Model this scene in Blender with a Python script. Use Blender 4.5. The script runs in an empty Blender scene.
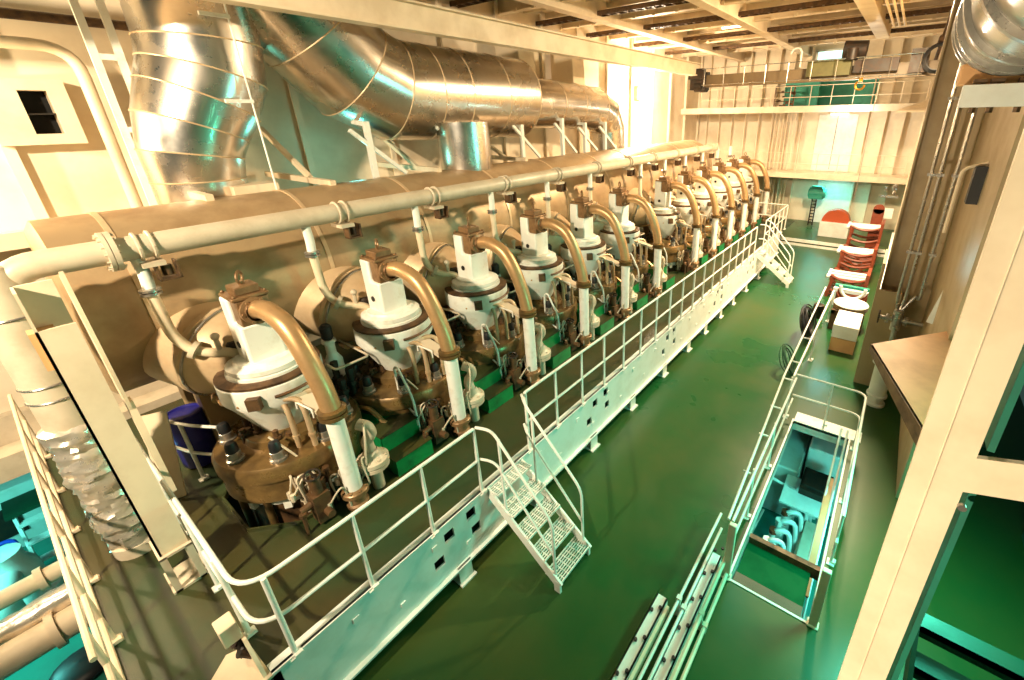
import bpy, math, random
from mathutils import Vector, Matrix
random.seed(7)
SC = bpy.context.scene
COL = SC.collection
PI = math.pi
ORG = {}
ORD = ['first', 'second', 'third', 'fourth', 'fifth', 'sixth', 'seventh', 'eighth', 'ninth', 'tenth', 'eleventh', 'twelfth',
       'thirteenth', 'fourteenth', 'fifteenth', 'sixteenth', 'seventeenth', 'eighteenth', 'nineteenth', 'twentieth']


# ------------------------------------------------------------------ mesh builder
def frame(d):
    d = Vector(d).normalized()
    a = Vector((0, 0, 1)) if abs(d.z) < 0.9 else Vector((1, 0, 0))
    u = d.cross(a).normalized()
    return u, d.cross(u).normalized(), d


def smooth_path(pts, n=6):
    """Catmull-Rom through the points"""
    P = [Vector(p) for p in pts]
    P = [P[0] * 2 - P[1]] + P + [P[-1] * 2 - P[-2]]
    out = []
    for i in range(1, len(P) - 2):
        for k in range(n):
            t = k / n
            a, b, c, d = P[i - 1], P[i], P[i + 1], P[i + 2]
            out.append(0.5 * ((2 * b) + (c - a) * t + (2 * a - 5 * b + 4 * c - d) * t * t + (3 * b - a - 3 * c + d) * t ** 3))
    out.append(P[-2])
    return out


def fillet(pts, r, n=5):
    P = [Vector(p) for p in pts]
    out = [P[0]]
    for i in range(1, len(P) - 1):
        a, b, c = P[i - 1], P[i], P[i + 1]
        l1, l2 = (a - b).length, (c - b).length
        k = min(r, l1 * .49, l2 * .49)
        s, e = b + (a - b).normalized() * k, b + (c - b).normalized() * k
        for j in range(n + 1):
            t = j / n
            out.append(s * (1 - t) ** 2 + b * 2 * t * (1 - t) + e * t * t)
    out.append(P[-1])
    return out


class MB:
    def __init__(self):
        self.v, self.f, self.s = [], [], []

    def add(self, vs, fs, smooth=False):
        o = len(self.v)
        self.v += [Vector(p) for p in vs]
        for q in fs:
            self.f.append([o + i for i in q]); self.s.append(smooth)
        return self

    def bx(self, x0, x1, y0, y1, z0, z1):
        vs = [(x, y, z) for z in (z0, z1) for y in (y0, y1) for x in (x0, x1)]
        return self.add(vs, [(0, 2, 3, 1), (4, 5, 7, 6), (0, 1, 5, 4), (2, 6, 7, 3), (0, 4, 6, 2), (1, 3, 7, 5)])

    def box(self, c, s, rot=None):
        """centred box, optional rotation as Matrix"""
        vs = [Vector((x * s[0] / 2, y * s[1] / 2, z * s[2] / 2)) for z in (-1, 1) for y in (-1, 1) for x in (-1, 1)]
        if rot is not None: vs = [rot @ p for p in vs]
        vs = [p + Vector(c) for p in vs]
        return self.add(vs, [(0, 2, 3, 1), (4, 5, 7, 6), (0, 1, 5, 4), (2, 6, 7, 3), (0, 4, 6, 2), (1, 3, 7, 5)])

    def bar(self, p0, p1, w, h, up=(0, 0, 1)):
        """rectangular bar from p0 to p1: w across, h along up"""
        p0, p1 = Vector(p0), Vector(p1)
        d = (p1 - p0).normalized(); a = Vector(up)
        u = d.cross(a)
        if u.length < 1e-4: u = d.cross(Vector((1, 0, 0)))
        u.normalize(); w2 = u.cross(d).normalized()
        vs = []
        for p in (p0, p1):
            for sx, sy in ((-1, -1), (1, -1), (1, 1), (-1, 1)):
                vs.append(p + u * sx * w / 2 + w2 * sy * h / 2)
        return self.add(vs, [(0, 1, 2, 3), (7, 6, 5, 4), (0, 4, 5, 1), (1, 5, 6, 2), (2, 6, 7, 3), (3, 7, 4, 0)])

    def cyl(self, p0, p1, r0, r1=None, n=16, smooth=True, cap=True):
        r1 = r0 if r1 is None else r1
        p0, p1 = Vector(p0), Vector(p1)
        u, w, d = frame(p1 - p0)
        vs = []
        for p, r in ((p0, r0), (p1, r1)):
            for i in range(n):
                a = 2 * PI * i / n
                vs.append(p + u * r * math.cos(a) + w * r * math.sin(a))
        fs = [(i, (i + 1) % n, n + (i + 1) % n, n + i) for i in range(n)]
        self.add(vs, fs, smooth)
        if cap:
            o = len(self.v) - 2 * n
            self.f.append([o + i for i in reversed(range(n))]); self.s.append(False)
            self.f.append([o + n + i for i in range(n)]); self.s.append(False)
        return self

    def tube(self, pts, r, n=10, cap=True):
        P = [Vector(p) for p in pts]
        rr = r if hasattr(r, '__len__') else [r] * len(P)
        u = None; vs = []
        for i, p in enumerate(P):
            d = (P[min(i + 1, len(P) - 1)] - P[max(i - 1, 0)])
            if d.length < 1e-9: d = Vector((0, 0, 1))
            d.normalize()
            if u is None: u = frame(d)[0]
            u = (u - d * u.dot(d)).normalized(); w = d.cross(u)
            for k in range(n):
                a = 2 * PI * k / n
                vs.append(p + (u * math.cos(a) + w * math.sin(a)) * rr[i])
        fs = []
        for i in range(len(P) - 1):
            for k in range(n):
                fs.append((i * n + k, i * n + (k + 1) % n, (i + 1) * n + (k + 1) % n, (i + 1) * n + k))
        o = len(self.v)
        self.add(vs, fs, True)
        if cap:
            self.f.append([o + k for k in reversed(range(n))]); self.s.append(False)
            self.f.append([o + (len(P) - 1) * n + k for k in range(n)]); self.s.append(False)
        return self

    def lathe(self, prof, c, axis=(0, 0, 1), n=28, a0=0, a1=2 * PI):
        """prof: (radius, height along axis)"""
        u, w, d = frame(axis); c = Vector(c)
        full = abs(a1 - a0 - 2 * PI) < 1e-6
        m = n if full else n + 1
        vs = []
        for r, h in prof:
            for k in range(m):
                a = a0 + (a1 - a0) * k / n
                vs.append(c + d * h + (u * math.cos(a) + w * math.sin(a)) * max(r, 1e-4))
        fs = []
        for i in range(len(prof) - 1):
            for k in range(n):
                k2 = (k + 1) % m
                fs.append((i * m + k, i * m + k2, (i + 1) * m + k2, (i + 1) * m + k))
        return self.add(vs, fs, True)

    def torus(self, c, axis, R, r, n=20, m=8, a0=0, a1=2 * PI):
        u, w, d = frame(axis); c = Vector(c)
        pts = [c + (u * math.cos(a0 + (a1 - a0) * k / n) + w * math.sin(a0 + (a1 - a0) * k / n)) * R for k in range(n + 1)]
        return self.tube(pts, r, m, cap=abs(a1 - a0 - 2 * PI) > 1e-6)

    def prism(self, poly, ext):
        P = [Vector(p) for p in poly]; e = Vector(ext); n = len(P)
        vs = P + [p + e for p in P]
        fs = [tuple(range(n)), tuple(reversed(range(n, 2 * n)))] + [(i, n + i, n + (i + 1) % n, (i + 1) % n) for i in range(n)]
        return self.add(vs, fs)

    def ball(self, c, r, n=14, sz=1.0):
        k = 8
        return self.lathe([(r * math.sin(PI * i / k), -r * sz * math.cos(PI * i / k)) for i in range(k + 1)], c, n=n)

    def nut(self, p, d, r, h):
        p = Vector(p); d = Vector(d).normalized()
        return self.cyl(p, p + d * h, r, n=6, smooth=False)

    def build(self, name, m, parent=None, loc=None, bevel=0):
        if parent is not None: o0 = ORG[parent]
        elif loc is not None: o0 = Vector(loc)
        else:
            xs = [p.x for p in self.v]; ys = [p.y for p in self.v]; zs = [p.z for p in self.v]
            o0 = Vector(((min(xs) + max(xs)) / 2, (min(ys) + max(ys)) / 2, min(zs)))
        me = bpy.data.meshes.new(name)
        me.from_pydata([p - o0 for p in self.v], [], self.f)
        me.polygons.foreach_set('use_smooth', self.s)
        me.materials.append(M[m])
        me.set_sharp_from_angle(angle=math.radians(38))
        me.update()
        o = bpy.data.objects.new(name, me); COL.objects.link(o)
        if parent is not None: o.parent = parent
        else: o.location = o0
        ORG[o] = o0
        if bevel:
            b = o.modifiers.new('bevel', 'BEVEL'); b.width = bevel; b.segments = 2; b.limit_method = 'ANGLE'
        return o


def tag(o, label=None, cat=None, group=None, kind=None):
    if label: o['label'] = label
    if cat: o['category'] = cat
    if group: o['group'] = group
    if kind: o['kind'] = kind
    return o


def thing(name, label, cat, loc, group=None):
    o = bpy.data.objects.new(name, None); COL.objects.link(o)
    o.location = loc; ORG[o] = Vector(loc); o.empty_display_size = .1
    return tag(o, label, cat, group)


KIDS = {}


def copy_tree(o, parent=None):
    c = o.copy(); COL.objects.link(c); c.parent = parent
    for ch in list(o.children): copy_tree(ch, c)
    return c


def repeat(proto, locs, labels):
    """first instance is the prototype itself, the others copies of it and of each part"""
    out = []
    for i, (L, lab) in enumerate(zip(locs, labels)):
        o = proto if i == 0 else copy_tree(proto)
        out.append((o, L, lab))
    for o, L, lab in out:
        o.location = L; o['label'] = lab
    return [o for o, _, _ in out]


def struct(mb, name, m, bevel=0, loc=None):
    return tag(mb.build(name, m, loc=loc, bevel=bevel), kind='structure')


# ------------------------------------------------------------------ materials
M = {}


def lin(c):
    return tuple(((x / 255) / 12.92 if x / 255 <= .04045 else ((x / 255 + .055) / 1.055) ** 2.4) for x in c) + (1,)


def mat(name, c, rough=.5, metal=0, c2=None, scale=3.0, amt=.5, bump=0, bscale=40, spec=.5, detail=5, lo=.45, hi=.65, emit=None, estr=0, coat=0, stretch=None):
    m = bpy.data.materials.new(name); m.use_nodes = True
    nt = m.node_tree; N = nt.nodes; Lk = nt.links
    b = N['Principled BSDF']
    b.inputs['Base Color'].default_value = lin(c)
    b.inputs['Roughness'].default_value = rough
    b.inputs['Metallic'].default_value = metal
    b.inputs['Specular IOR Level'].default_value = spec
    if coat: b.inputs['Coat Weight'].default_value = coat; b.inputs['Coat Roughness'].default_value = .12
    tc = N.new('ShaderNodeTexCoord')
    src = tc.outputs['Object']
    if stretch:
        mp = N.new('ShaderNodeMapping'); mp.inputs['Scale'].default_value = stretch
        Lk.new(src, mp.inputs['Vector']); src = mp.outputs['Vector']
    if c2:
        n = N.new('ShaderNodeTexNoise'); n.inputs['Scale'].default_value = scale; n.inputs['Detail'].default_value = detail
        n.inputs['Roughness'].default_value = .62
        Lk.new(src, n.inputs['Vector'])
        r = N.new('ShaderNodeMapRange'); r.inputs['From Min'].default_value = lo; r.inputs['From Max'].default_value = hi
        r.inputs['To Max'].default_value = amt
        Lk.new(n.outputs['Fac'], r.inputs['Value'])
        x = N.new('ShaderNodeMix'); x.data_type = 'RGBA'
        x.inputs[6].default_value = lin(c); x.inputs[7].default_value = lin(c2)
        Lk.new(r.outputs['Result'], x.inputs[0]); Lk.new(x.outputs[2], b.inputs['Base Color'])
        r2 = N.new('ShaderNodeMapRange'); r2.inputs['From Min'].default_value = .3; r2.inputs['From Max'].default_value = .7
        r2.inputs['To Min'].default_value = max(.03, rough - .08); r2.inputs['To Max'].default_value = min(1, rough + .1)
        Lk.new(n.outputs['Fac'], r2.inputs['Value']); Lk.new(r2.outputs['Result'], b.inputs['Roughness'])
    if bump:
        n2 = N.new('ShaderNodeTexNoise'); n2.inputs['Scale'].default_value = bscale; n2.inputs['Detail'].default_value = 3
        Lk.new(src, n2.inputs['Vector'])
        bp = N.new('ShaderNodeBump'); bp.inputs['Strength'].default_value = bump; bp.inputs['Distance'].default_value = .02
        Lk.new(n2.outputs['Fac'], bp.inputs['Height']); Lk.new(bp.outputs['Normal'], b.inputs['Normal'])
    if emit:
        b.inputs['Emission Color'].default_value = lin(emit); b.inputs['Emission Strength'].default_value = estr
    M[name] = m
    return m


mat('cream', (226, 208, 178), .5, c2=(190, 165, 130), scale=1.3, amt=.45)
mat('cream_wall', (228, 214, 188), .55, c2=(196, 176, 146), scale=.8, amt=.5)
mat('tan', (208, 160, 108), .5, c2=(170, 132, 92), scale=1.5, amt=.5)
mat('wall_tan', (176, 154, 118), .5, c2=(150, 124, 88), scale=1.2, amt=.5)
mat('white', (226, 226, 216), .4, c2=(178, 158, 124), scale=4, amt=.45, lo=.52, hi=.72)
mat('white_clean', (228, 229, 222), .38, c2=(205, 200, 186), scale=3, amt=.4)
mat('greywhite', (198, 184, 160), .42, c2=(158, 140, 112), scale=3, amt=.4)
mat('floor_green', (20, 76, 36), .30, c2=(76, 78, 36), scale=.2, amt=.8, lo=.42, hi=.66, bump=.04, bscale=9, spec=.28)
mat('step_green', (10, 124, 64), .36, c2=(14, 66, 36), scale=5, amt=.5)
mat('bronze', (138, 108, 74), .4, metal=.35, c2=(92, 62, 36), scale=5, amt=.6)
mat('gold_pipe', (194, 156, 110), .34, metal=.55, c2=(160, 120, 78), scale=3, amt=.5)
mat('pale_bronze', (194, 170, 136), .4, metal=.35, c2=(160, 122, 80), scale=5, amt=.5)
mat('oily', (120, 95, 56), .3, metal=.4, c2=(46, 32, 20), scale=3.2, amt=.8, lo=.45, hi=.72)
mat('dirty_brown', (96, 70, 44), .5, metal=.3, c2=(40, 28, 20), scale=6, amt=.7)
mat('dark_iron', (46, 40, 34), .5, metal=.4, c2=(78, 52, 34), scale=6, amt=.5)
mat('black', (18, 18, 18), .5)
mat('rubber', (24, 24, 26), .45)
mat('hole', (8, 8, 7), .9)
mat('steel', (170, 166, 158), .3, metal=.8, c2=(110, 100, 86), scale=6, amt=.4)
mat('lagging', (172, 146, 110), .42, metal=.3, c2=(138, 110, 78), scale=1.4, amt=.6, bump=.06, bscale=5)
mat('lagging_light', (206, 180, 144), .42, metal=.3, c2=(170, 138, 102), scale=1.8, amt=.5, bump=.08, bscale=4)
mat('foil', (226, 216, 200), .3, metal=.7, c2=(186, 172, 150), scale=5, amt=.4, bump=.6, bscale=7)
mat('orange', (126, 54, 26), .45, c2=(88, 38, 20), scale=4, amt=.5)
mat('orange_bright', (178, 78, 38), .4)
mat('teal_paint', (52, 150, 128), .4, c2=(34, 110, 96), scale=3, amt=.4)
mat('lower_floor', (30, 128, 112), .4, c2=(20, 96, 86), scale=1.2, amt=.5)
mat('landing_green', (4, 84, 48), .75, c2=(4, 60, 34), scale=2, amt=.5, spec=.1)
mat('teal_wall', (30, 112, 90), .5, c2=(24, 78, 62), scale=1.1, amt=.6)
mat('dark_green', (6, 62, 38), .5, c2=(6, 44, 28), scale=1.6, amt=.6)
mat('blue', (36, 34, 120), .4)
mat('blue_bright', (22, 60, 170), .4)
mat('red', (160, 44, 30), .4)
mat('brass', (188, 138, 52), .28, metal=.9)
mat('crane', (112, 94, 66), .5, c2=(86, 70, 48), scale=2, amt=.5)
mat('crane_olive', (96, 92, 52), .5, c2=(70, 66, 36), scale=2, amt=.5)
mat('lens', (255, 226, 170), .4, emit=(255, 214, 150), estr=60)
mat('tube_light', (230, 255, 250), .4, emit=(190, 255, 240), estr=14)
mat('warm_tube', (255, 240, 210), .4, emit=(255, 226, 180), estr=9)
mat('sky_pane', (190, 235, 230), .3, emit=(170, 240, 232), estr=1.6)


def cladding():
    m = mat('cladding', (212, 206, 196), .25, metal=1.0, c2=(180, 168, 150), scale=1.2, amt=.5, bump=.10, bscale=2.2)
    b = m.node_tree.nodes['Principled BSDF']
    b.inputs['Anisotropic'].default_value = .45


cladding()


def checker_plate():
    """green tread plate: raised lozenges as bump, worn to olive"""
    m = mat('tread_plate', (58, 54, 24), .42, c2=(28, 56, 26), scale=.8, amt=.85, lo=.38, hi=.62)
    nt = m.node_tree; N = nt.nodes; L = nt.links
    tc = N.new('ShaderNodeTexCoord')
    mp = N.new('ShaderNodeMapping'); mp.inputs['Scale'].default_value = (26, 26, 26); mp.inputs['Rotation'].default_value = (0, 0, PI / 4)
    L.new(tc.outputs['Object'], mp.inputs['Vector'])
    ck = N.new('ShaderNodeTexBrick'); ck.inputs['Mortar Size'].default_value = .12; ck.inputs['Scale'].default_value = 1
    ck.inputs['Color1'].default_value = (1, 1, 1, 1); ck.inputs['Color2'].default_value = (1, 1, 1, 1); ck.inputs['Mortar'].default_value = (0, 0, 0, 1)
    L.new(mp.outputs['Vector'], ck.inputs['Vector'])
    bp = N.new('ShaderNodeBump'); bp.inputs['Strength'].default_value = .35; bp.inputs['Distance'].default_value = .01
    L.new(ck.outputs['Color'], bp.inputs['Height']); L.new(bp.outputs['Normal'], N['Principled BSDF'].inputs['Normal'])


checker_plate()

# ------------------------------------------------------------------ layout numbers (metres; x to starboard, y along the engine, z up)
PZ = 1.15                                   # engine gallery level
CYL = [1.62 + 1.78 * i for i in range(6)] + [13.32 + 1.74 * i for i in range(6)]
CX = -6.4
XE = -3.95                                  # gallery edge
YB = 27.4                                   # back wall

# ------------------------------------------------------------------ SETTING
# main floor with a stair opening
HX0, HX1, HY0, HY1 = -.84, .18, 4.45, 8.55
f = MB()
f.bx(-5.6, HX0, -4, 22.9, -.05, 0); f.bx(HX1, 3.2, -4, 22.9, -.05, 0)
f.bx(HX0, HX1, -4, HY0, -.05, 0); f.bx(HX0, HX1, HY1, 22.9, -.05, 0)
struct(f, 'floor', 'floor_green', loc=(0, 0, 0))
f = MB(); f.bx(-12, 3.2, 22.9, YB, .0, .3); struct(f, 'floor_step', 'floor_green')
f = MB(); f.bx(-5.0, 1.0, 22.82, 22.9, .17, .31); f.bx(-5.0, 1, 22.74, 22.9, 0.0, .09); struct(f, 'trim_1', 'white')
# lower deck
f = MB(); f.bx(-17, 4, -9, 24, -2.75, -2.7); struct(f, 'floor_lower', 'lower_floor')
# walls
w = MB(); w.bx(-11.3, -11.1, -6, YB, .9, 9.3)
struct(w, 'wall_left', 'cream_wall')
for i in range(14):
    y = .6 + i * 2.05
    s = MB(); s.bx(-11.1, -10.98, y, y + .03, 4.6, 9.2); s.bx(-10.99, -10.96, y - .05, y + .08, 4.6, 9.2)
    tag(s.build('wall_stiffener', 'cream_wall'), kind='structure')
s = MB(); s.bx(-11.1, -10.35, -4, 22.9, 4.42, 4.52); s.bx(-10.4, -10.33, -4, 22.9, 4.36, 4.6); struct(s, 'trim_2', 'cream')
s = MB(); s.bx(-11.1, -10.46, -6, 23, .9, 1.3); s.bx(-11.1, -10.9, -6, 23, 1.3, 1.75); struct(s, 'baseboard_left', 'greywhite')
w = MB(); w.bx(-12, 3, YB, YB + .2, -1, 9.3)
for i in range(17):                          # stiffeners of the back wall
    x = -11.2 + i * .76
    if -4.6 < x < -2.2: continue
    w.bx(x, x + .05, YB - .28, YB, .3, 9.2)
struct(w, 'wall_back', 'cream_wall')
w = MB(); w.bx(1.0, 1.2, 7.4, YB, -1, 9.3); struct(w, 'wall_right', 'wall_tan')
# ceiling
c = MB(); c.bx(-12, 4, 2.5, YB, 9.3, 9.4); struct(c, 'ceiling', 'cream_wall')
for i, y in enumerate((4.4, 7.8, 11.1, 14.2, 17.3, 20.8, 24.6)):
    b = MB(); b.bx(-12, 3, y - .02, y + .02, 8.95, 9.3); b.bx(-12, 3, y - .12, y + .12, 8.93, 8.96)
    for k in range(18):
        x = -11 + k * .72 + random.uniform(-.1, .1)
        b.bx(x - .05, x + .05, y - .16, y - .12, 8.9, 8.99)
    struct(b, 'ceiling_beam', 'cream')
    for q in (1.1, 2.2):
        b = MB(); b.bx(-12, 3, y + q - .02, y + q + .02, 9.12, 9.3); struct(b, 'ceiling_stiffener', 'cream')
for i, x in enumerate((-8.65, -5.3)):
    b = MB(); b.bx(x - .03, x + .03, 2.5, YB, 8.75, 9.3); b.bx(x - .16, x + .16, 2.5, YB, 8.72, 8.76); struct(b, 'ceiling_girder', 'cream')
b = MB(); b.bx(-2.0, -1.55, 2.5, 22.5, 8.7, 9.3); struct(b, 'ceiling_girder', 'cream', bevel=.02)
for i, y in enumerate((6.3, 9.4, 12.9, 15.8, 19.2, 22.6)):
    b = MB(); b.bx(-11.5, 2.5, y - .14, y - .12, 8.86, 8.98); b.bx(-11.5, 2.5, y + .12, y + .14, 8.86, 8.98); rr = random.Random(i)
    for k in range(46):
        x = -11.3 + k * .3; b.bx(x, x + .04, y - .14, y + .14, 8.86, 8.88)
    for k in range(5): b.tube([(-11.5, y - .1 + k * .045, 8.9 + .01 * k), (2.5, y - .1 + k * .045 + rr.uniform(-.02, .02), 8.9 + .01 * k)], .02, 6)
    struct(b, 'ceiling_tray', 'dirty_brown')
# upper and lower gallery at the back
g = MB(); g.bx(-12, .55, 24.9, YB, 6.12, 6.2); g.bx(-12, .55, 24.86, 24.92, 6.06, 6.36); struct(g, 'gallery_upper', 'cream')
g = MB(); g.bx(-12, .2, 24.9, YB, 3.0, 3.08); g.bx(-12, .2, 24.86, 24.92, 2.94, 3.2)
struct(g, 'gallery_lower', 'cream')
# door and panels at the back
d = MB(); d.bx(-4.3, -2.5, YB - .1, YB, 3.1, 5.95); struct(d, 'door_1', 'white_clean')
d = MB(); d.bx(-3.42, -3.4, YB - .115, YB - .1, 3.2, 5.9); struct(d, 'trim_3', 'black')
d = MB(); d.bx(-3.8, -2.1, YB - .12, YB, .3, 2.9); struct(d, 'door_2', 'white_clean')
d = MB(); d.bx(-5.4, -1.9, YB - .08, YB, 6.2, 7.7)
struct(d, 'trim_4', 'teal_paint')
wn = MB()
for a in ((-4.95, -4.85, 8.0, 8.98), (-3.6, -3.5, 8.0, 8.98)): wn.bx(a[0], a[1], YB - .1, YB - .02, a[2], a[3])
wn.bx(-4.95, -3.5, YB - .1, YB - .02, 7.95, 8.05); wn.bx(-4.95, -3.5, YB - .1, YB - .02, 8.9, 9.0)
wf = struct(wn, 'window_1', 'white')
pn = MB(); pn.bx(-4.85, -3.6, YB - .06, YB - .03, 8.05, 8.9); pn.build('pane', 'sky_pane', wf)
# right side web frames
for k, (y, x0) in enumerate(((11.4, .12), (15.2, .22), (19.6, .3), (22.6, .18))):
    b = MB(); b.bx(x0, 1.0, y - .03, y + .03, 0, 9.3); b.bx(x0 - .02, x0 + .02, y - .16, y + .16, 0, 9.3)
    struct(b, 'web_frame', 'wall_tan' if k < 2 else 'cream')


# ------------------------------------------------------------------ engine gallery platform
g = thing('engine_gallery', 'green tread plate gallery with white perforated side beam around the big engine', 'platform', (XE, 10, PZ))
p = MB()
z0, z1 = PZ - .05, PZ
p.bx(-10.45, CX - .95, -.57, .22, z0, z1)
p.bx(CX - .95, -4.25, -.57, .22, z0, z1)
p.bx(-10.45, CX - .95, .22, 23.0, z0, z1)
p.bx(CX + .95, XE, .22, 23.0, z0, z1)
edges = [.22]
R8, q8 = .88, .45
prev = .22
for yc in CYL:
    # filler strip before the opening
    if yc - .89 > prev + .001: p.bx(CX - .95, CX + .95, prev, yc - .89, z0, z1)
    octo = [(R8, -q8), (R8, q8), (q8, R8), (-q8, R8), (-R8, q8), (-R8, -q8), (-q8, -R8), (q8, -R8)]
    box = [(.95, -q8), (.95, q8), (q8, .89), (-q8, .89), (-.95, q8), (-.95, -q8), (-q8, -.89), (q8, -.89)]
    cor = {1: (.95, .89), 3: (-.95, .89), 5: (-.95, -.89), 7: (.95, -.89)}
    for i in range(8):
        j = (i + 1) % 8
        pts = [octo[i], octo[j], box[j]] + ([cor[i]] if i in cor else []) + [box[i]]
        p.prism([(CX + a, yc + b, z1) for a, b in pts], (0, 0, z0 - z1))
    for i in range(8):                      # raised rim of each opening
        j = (i + 1) % 8
        A = Vector((CX + octo[i][0], yc + octo[i][1], PZ + .01)); B = Vector((CX + octo[j][0], yc + octo[j][1], PZ + .01))
        p.bar(A, B, .03, .08)
    prev = yc + .89
p.bx(CX - .95, CX + .95, prev, 23.0, z0, z1)
p.build('tread_plate_deck', 'tread_plate', g)
# side beam with groups of square holes
holes = []
for yc, zz in ((2.25, 0), (5.65, .05), (8.8, .08), (12.3, .1), (15.7, .1)):
    for dy, dz in ((.0, .96), (-.2, .66), (.37, 1.0), (.42, .68)):
        y0, zc = yc + dy, dz + zz * .4 - .02
        holes.append((y0 - .075, y0 + .075, zc - .08, zc + .08))
ys = sorted(set([.24, 20.1] + [a for h in holes for a in h[:2]]))
bm = MB()
for a, b in zip(ys[:-1], ys[1:]):
    m = (a + b) / 2
    cuts = sorted([(h[2], h[3]) for h in holes if h[0] <= m <= h[1]])
    z = .29
    for lo, hi in cuts + [(1.19, 1.19)]:
        if lo > z: bm.bx(XE - .015, XE + .015, a, b, z, lo)
        z = max(z, hi)
bm.bx(XE - .10, XE + .03, .24, 20.1, 1.16, 1.19); bm.bx(XE - .08, XE + .08, .24, 20.1, .27, .30)
for y in [1.0 + 1.02 * i for i in range(19)]:
    bm.box((XE + .02, y, .95), (.02, .07, .07)); bm.box((XE + .02, y + .5, .55), (.02, .06, .06))
bm.build('side_beam', 'white_clean', g)
bk = MB(); bk.bx(XE - .42, XE - .40, .3, 20, .3, 1.1); bk.build('shade_backing', 'hole', g)  # near-black sheet, painted shade behind the square beam holes
for y in (.42, 2.37, 3.95, 5.54, 7.06, 8.65, 10.15, 11.4, 12.7, 13.95, 15.4, 17.0, 18.6):
    l = MB(); l.bx(XE - .08, XE + .05, y - .02, y + .02, .02, .28); l.bx(XE - .10, XE - .07, y - .11, y + .11, .02, .3)
    l.bx(XE + .035, XE + .06, y - .11, y + .11, .02, .3); l.bx(XE - .12, XE + .12, y - .13, y + .13, 0, .025)
    l.build('leg', 'white', g)
e = MB(); e.bx(XE - .015, XE + .015, .24, .3, .3, 1.16)
e.prism([(XE - .62, .2, 1.02), (XE, .2, 1.02), (XE, .2, .3), (XE - .4, .2, .3), (XE - .7, .2, .75)], (0, .04, 0))
e.build('end_plate', 'white', g)
e = MB(); e.prism([(-4.5, .05, 1.17), (-4.42, .22, 1.17), (-3.93, .24, 1.17), (-3.93, -.3, 1.17), (-4.2, -.3, 1.17)], (0, 0, -.03)); e.build('corner_plate', 'cream', g)
# dark engine block seen through the openings
b = MB(); b.bx(-7.7, -5.1, .5, 23, -.4, .72); b.bx(-5.35, -4.4, .4, 22.6, -.02, .5)
tag(b.build('engine_entablature', 'dark_iron'), 'dark oily engine block top seen through the gallery openings', 'engine block')


# ------------------------------------------------------------------ railings
def post(parent, base, h, r=.025, foot=True, m='white'):
    b = MB(); B = Vector(base)
    b.cyl(B, B + Vector((0, 0, h)), r, n=10)
    if foot: b.bx(B.x - .05, B.x + .05, B.y - .06, B.y + .06, B.z, B.z + .015); b.bx(B.x - .02, B.x + .06, B.y - .02, B.y + .05, B.z + .015, B.z + .05)
    return b.build('post', m, parent)


def rail(parent, pts, r=.022, m='white', name='rail'):
    return MB().tube(pts, r, 8).build(name, m, parent)


RT, RM = PZ + 1.1, PZ + .57
PL = [.45, 1.25, 2.06, 2.86]
r = thing('gallery_railing', 'white two-bar railing turning the near corner of the gallery beside the column', 'railing', (XE, .45, PZ))
for y in PL: post(r, (XE, y, PZ), 1.1)
for x in (-4.55, -5.4, -6.6, -7.5): post(r, (x, .26, PZ), 1.1)
for z, q in ((RT, .0), (RM, .0)):
    rail(r, fillet([(-9.0, .27, z), (XE, .27, z), (XE, 2.86, z)], .32, 8))
r2 = thing('gallery_railing', 'long white railing along the gallery edge between the two ladders', 'railing', (XE, 10, PZ))
yy = [3.85] + [4.55 + .72 * i for i in range(17)]
for y in yy: post(r2, (XE, y, PZ), 1.1)
for z in (RT, RM): rail(r2, [(XE, 3.85, z), (XE, yy[-1], z)])
r3 = thing('gallery_railing', 'short white railing on the far gallery end beyond the second ladder', 'railing', (XE, 19, PZ))
y3 = [17.3 + .72 * i for i in range(6)]
for y in y3: post(r3, (XE, y, PZ), 1.1)
for z in (RT, RM): rail(r3, [(XE, 17.3, z), (XE, y3[-1], z), (XE - 1.5, y3[-1] + .02, z)])


# ------------------------------------------------------------------ ladders down from the gallery
def ladder(y0, y1, label):
    t = thing('step_ladder', label, 'ladder', (XE + .6, (y0 + y1) / 2, 0))
    xt, xb = XE + .09, XE + 1.15
    for y in (y0, y1):
        s = MB(); s.bar((xt - .14, y, PZ - .02), (xb + .12, y, .13), .03, .15)
        s.bx(xb + .03, xb + .13, y - .02, y + .02, .0, .2)
        s.build('stringer', 'white', t)
    for k in range(5):
        x, z = xt + .265 * k, PZ - .01 - .235 * k
        b = MB()
        for j in range(8):
            xx = x - .13 + .26 * j / 7
            b.bx(xx - .006, xx + .006, y0, y1, z - .025, z)
        for j in range(9):
            yv = y0 + (y1 - y0) * j / 8
            b.bx(x - .13, x + .13, yv - .005, yv + .005, z - .022, z - .003)
        b.bx(x - .14, x - .125, y0, y1, z - .03, z + .004); b.bx(x + .125, x + .14, y0, y1, z - .03, z + .004)
        b.build('tread', 'white', t)
    for y, yo in ((y0 + .02, -.08), (y1 - .02, .16)):
        h = MB()
        h.tube(fillet([(XE, y + yo, RT), (XE + .22, y, RT), (xb + .03, y, 1.22), (xb + .03, y, .26)], .16, 5), .02, 8)
        h.tube(fillet([(XE, y + yo, RM), (XE + .22, y, RM), (xb + .03, y, .62)], .14, 5), .018, 8)
        h.cyl((XE + .33, y, .85), (XE + .33, y, RT - .1), .02, n=8)
        h.build('handrail', 'white', t)
    return t


ladder(2.96, 3.64, 'near white step ladder with grating treads leading down from gallery to green floor')
ladder(16.55, 17.2, 'far white step ladder near the end of the engine gallery')


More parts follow.
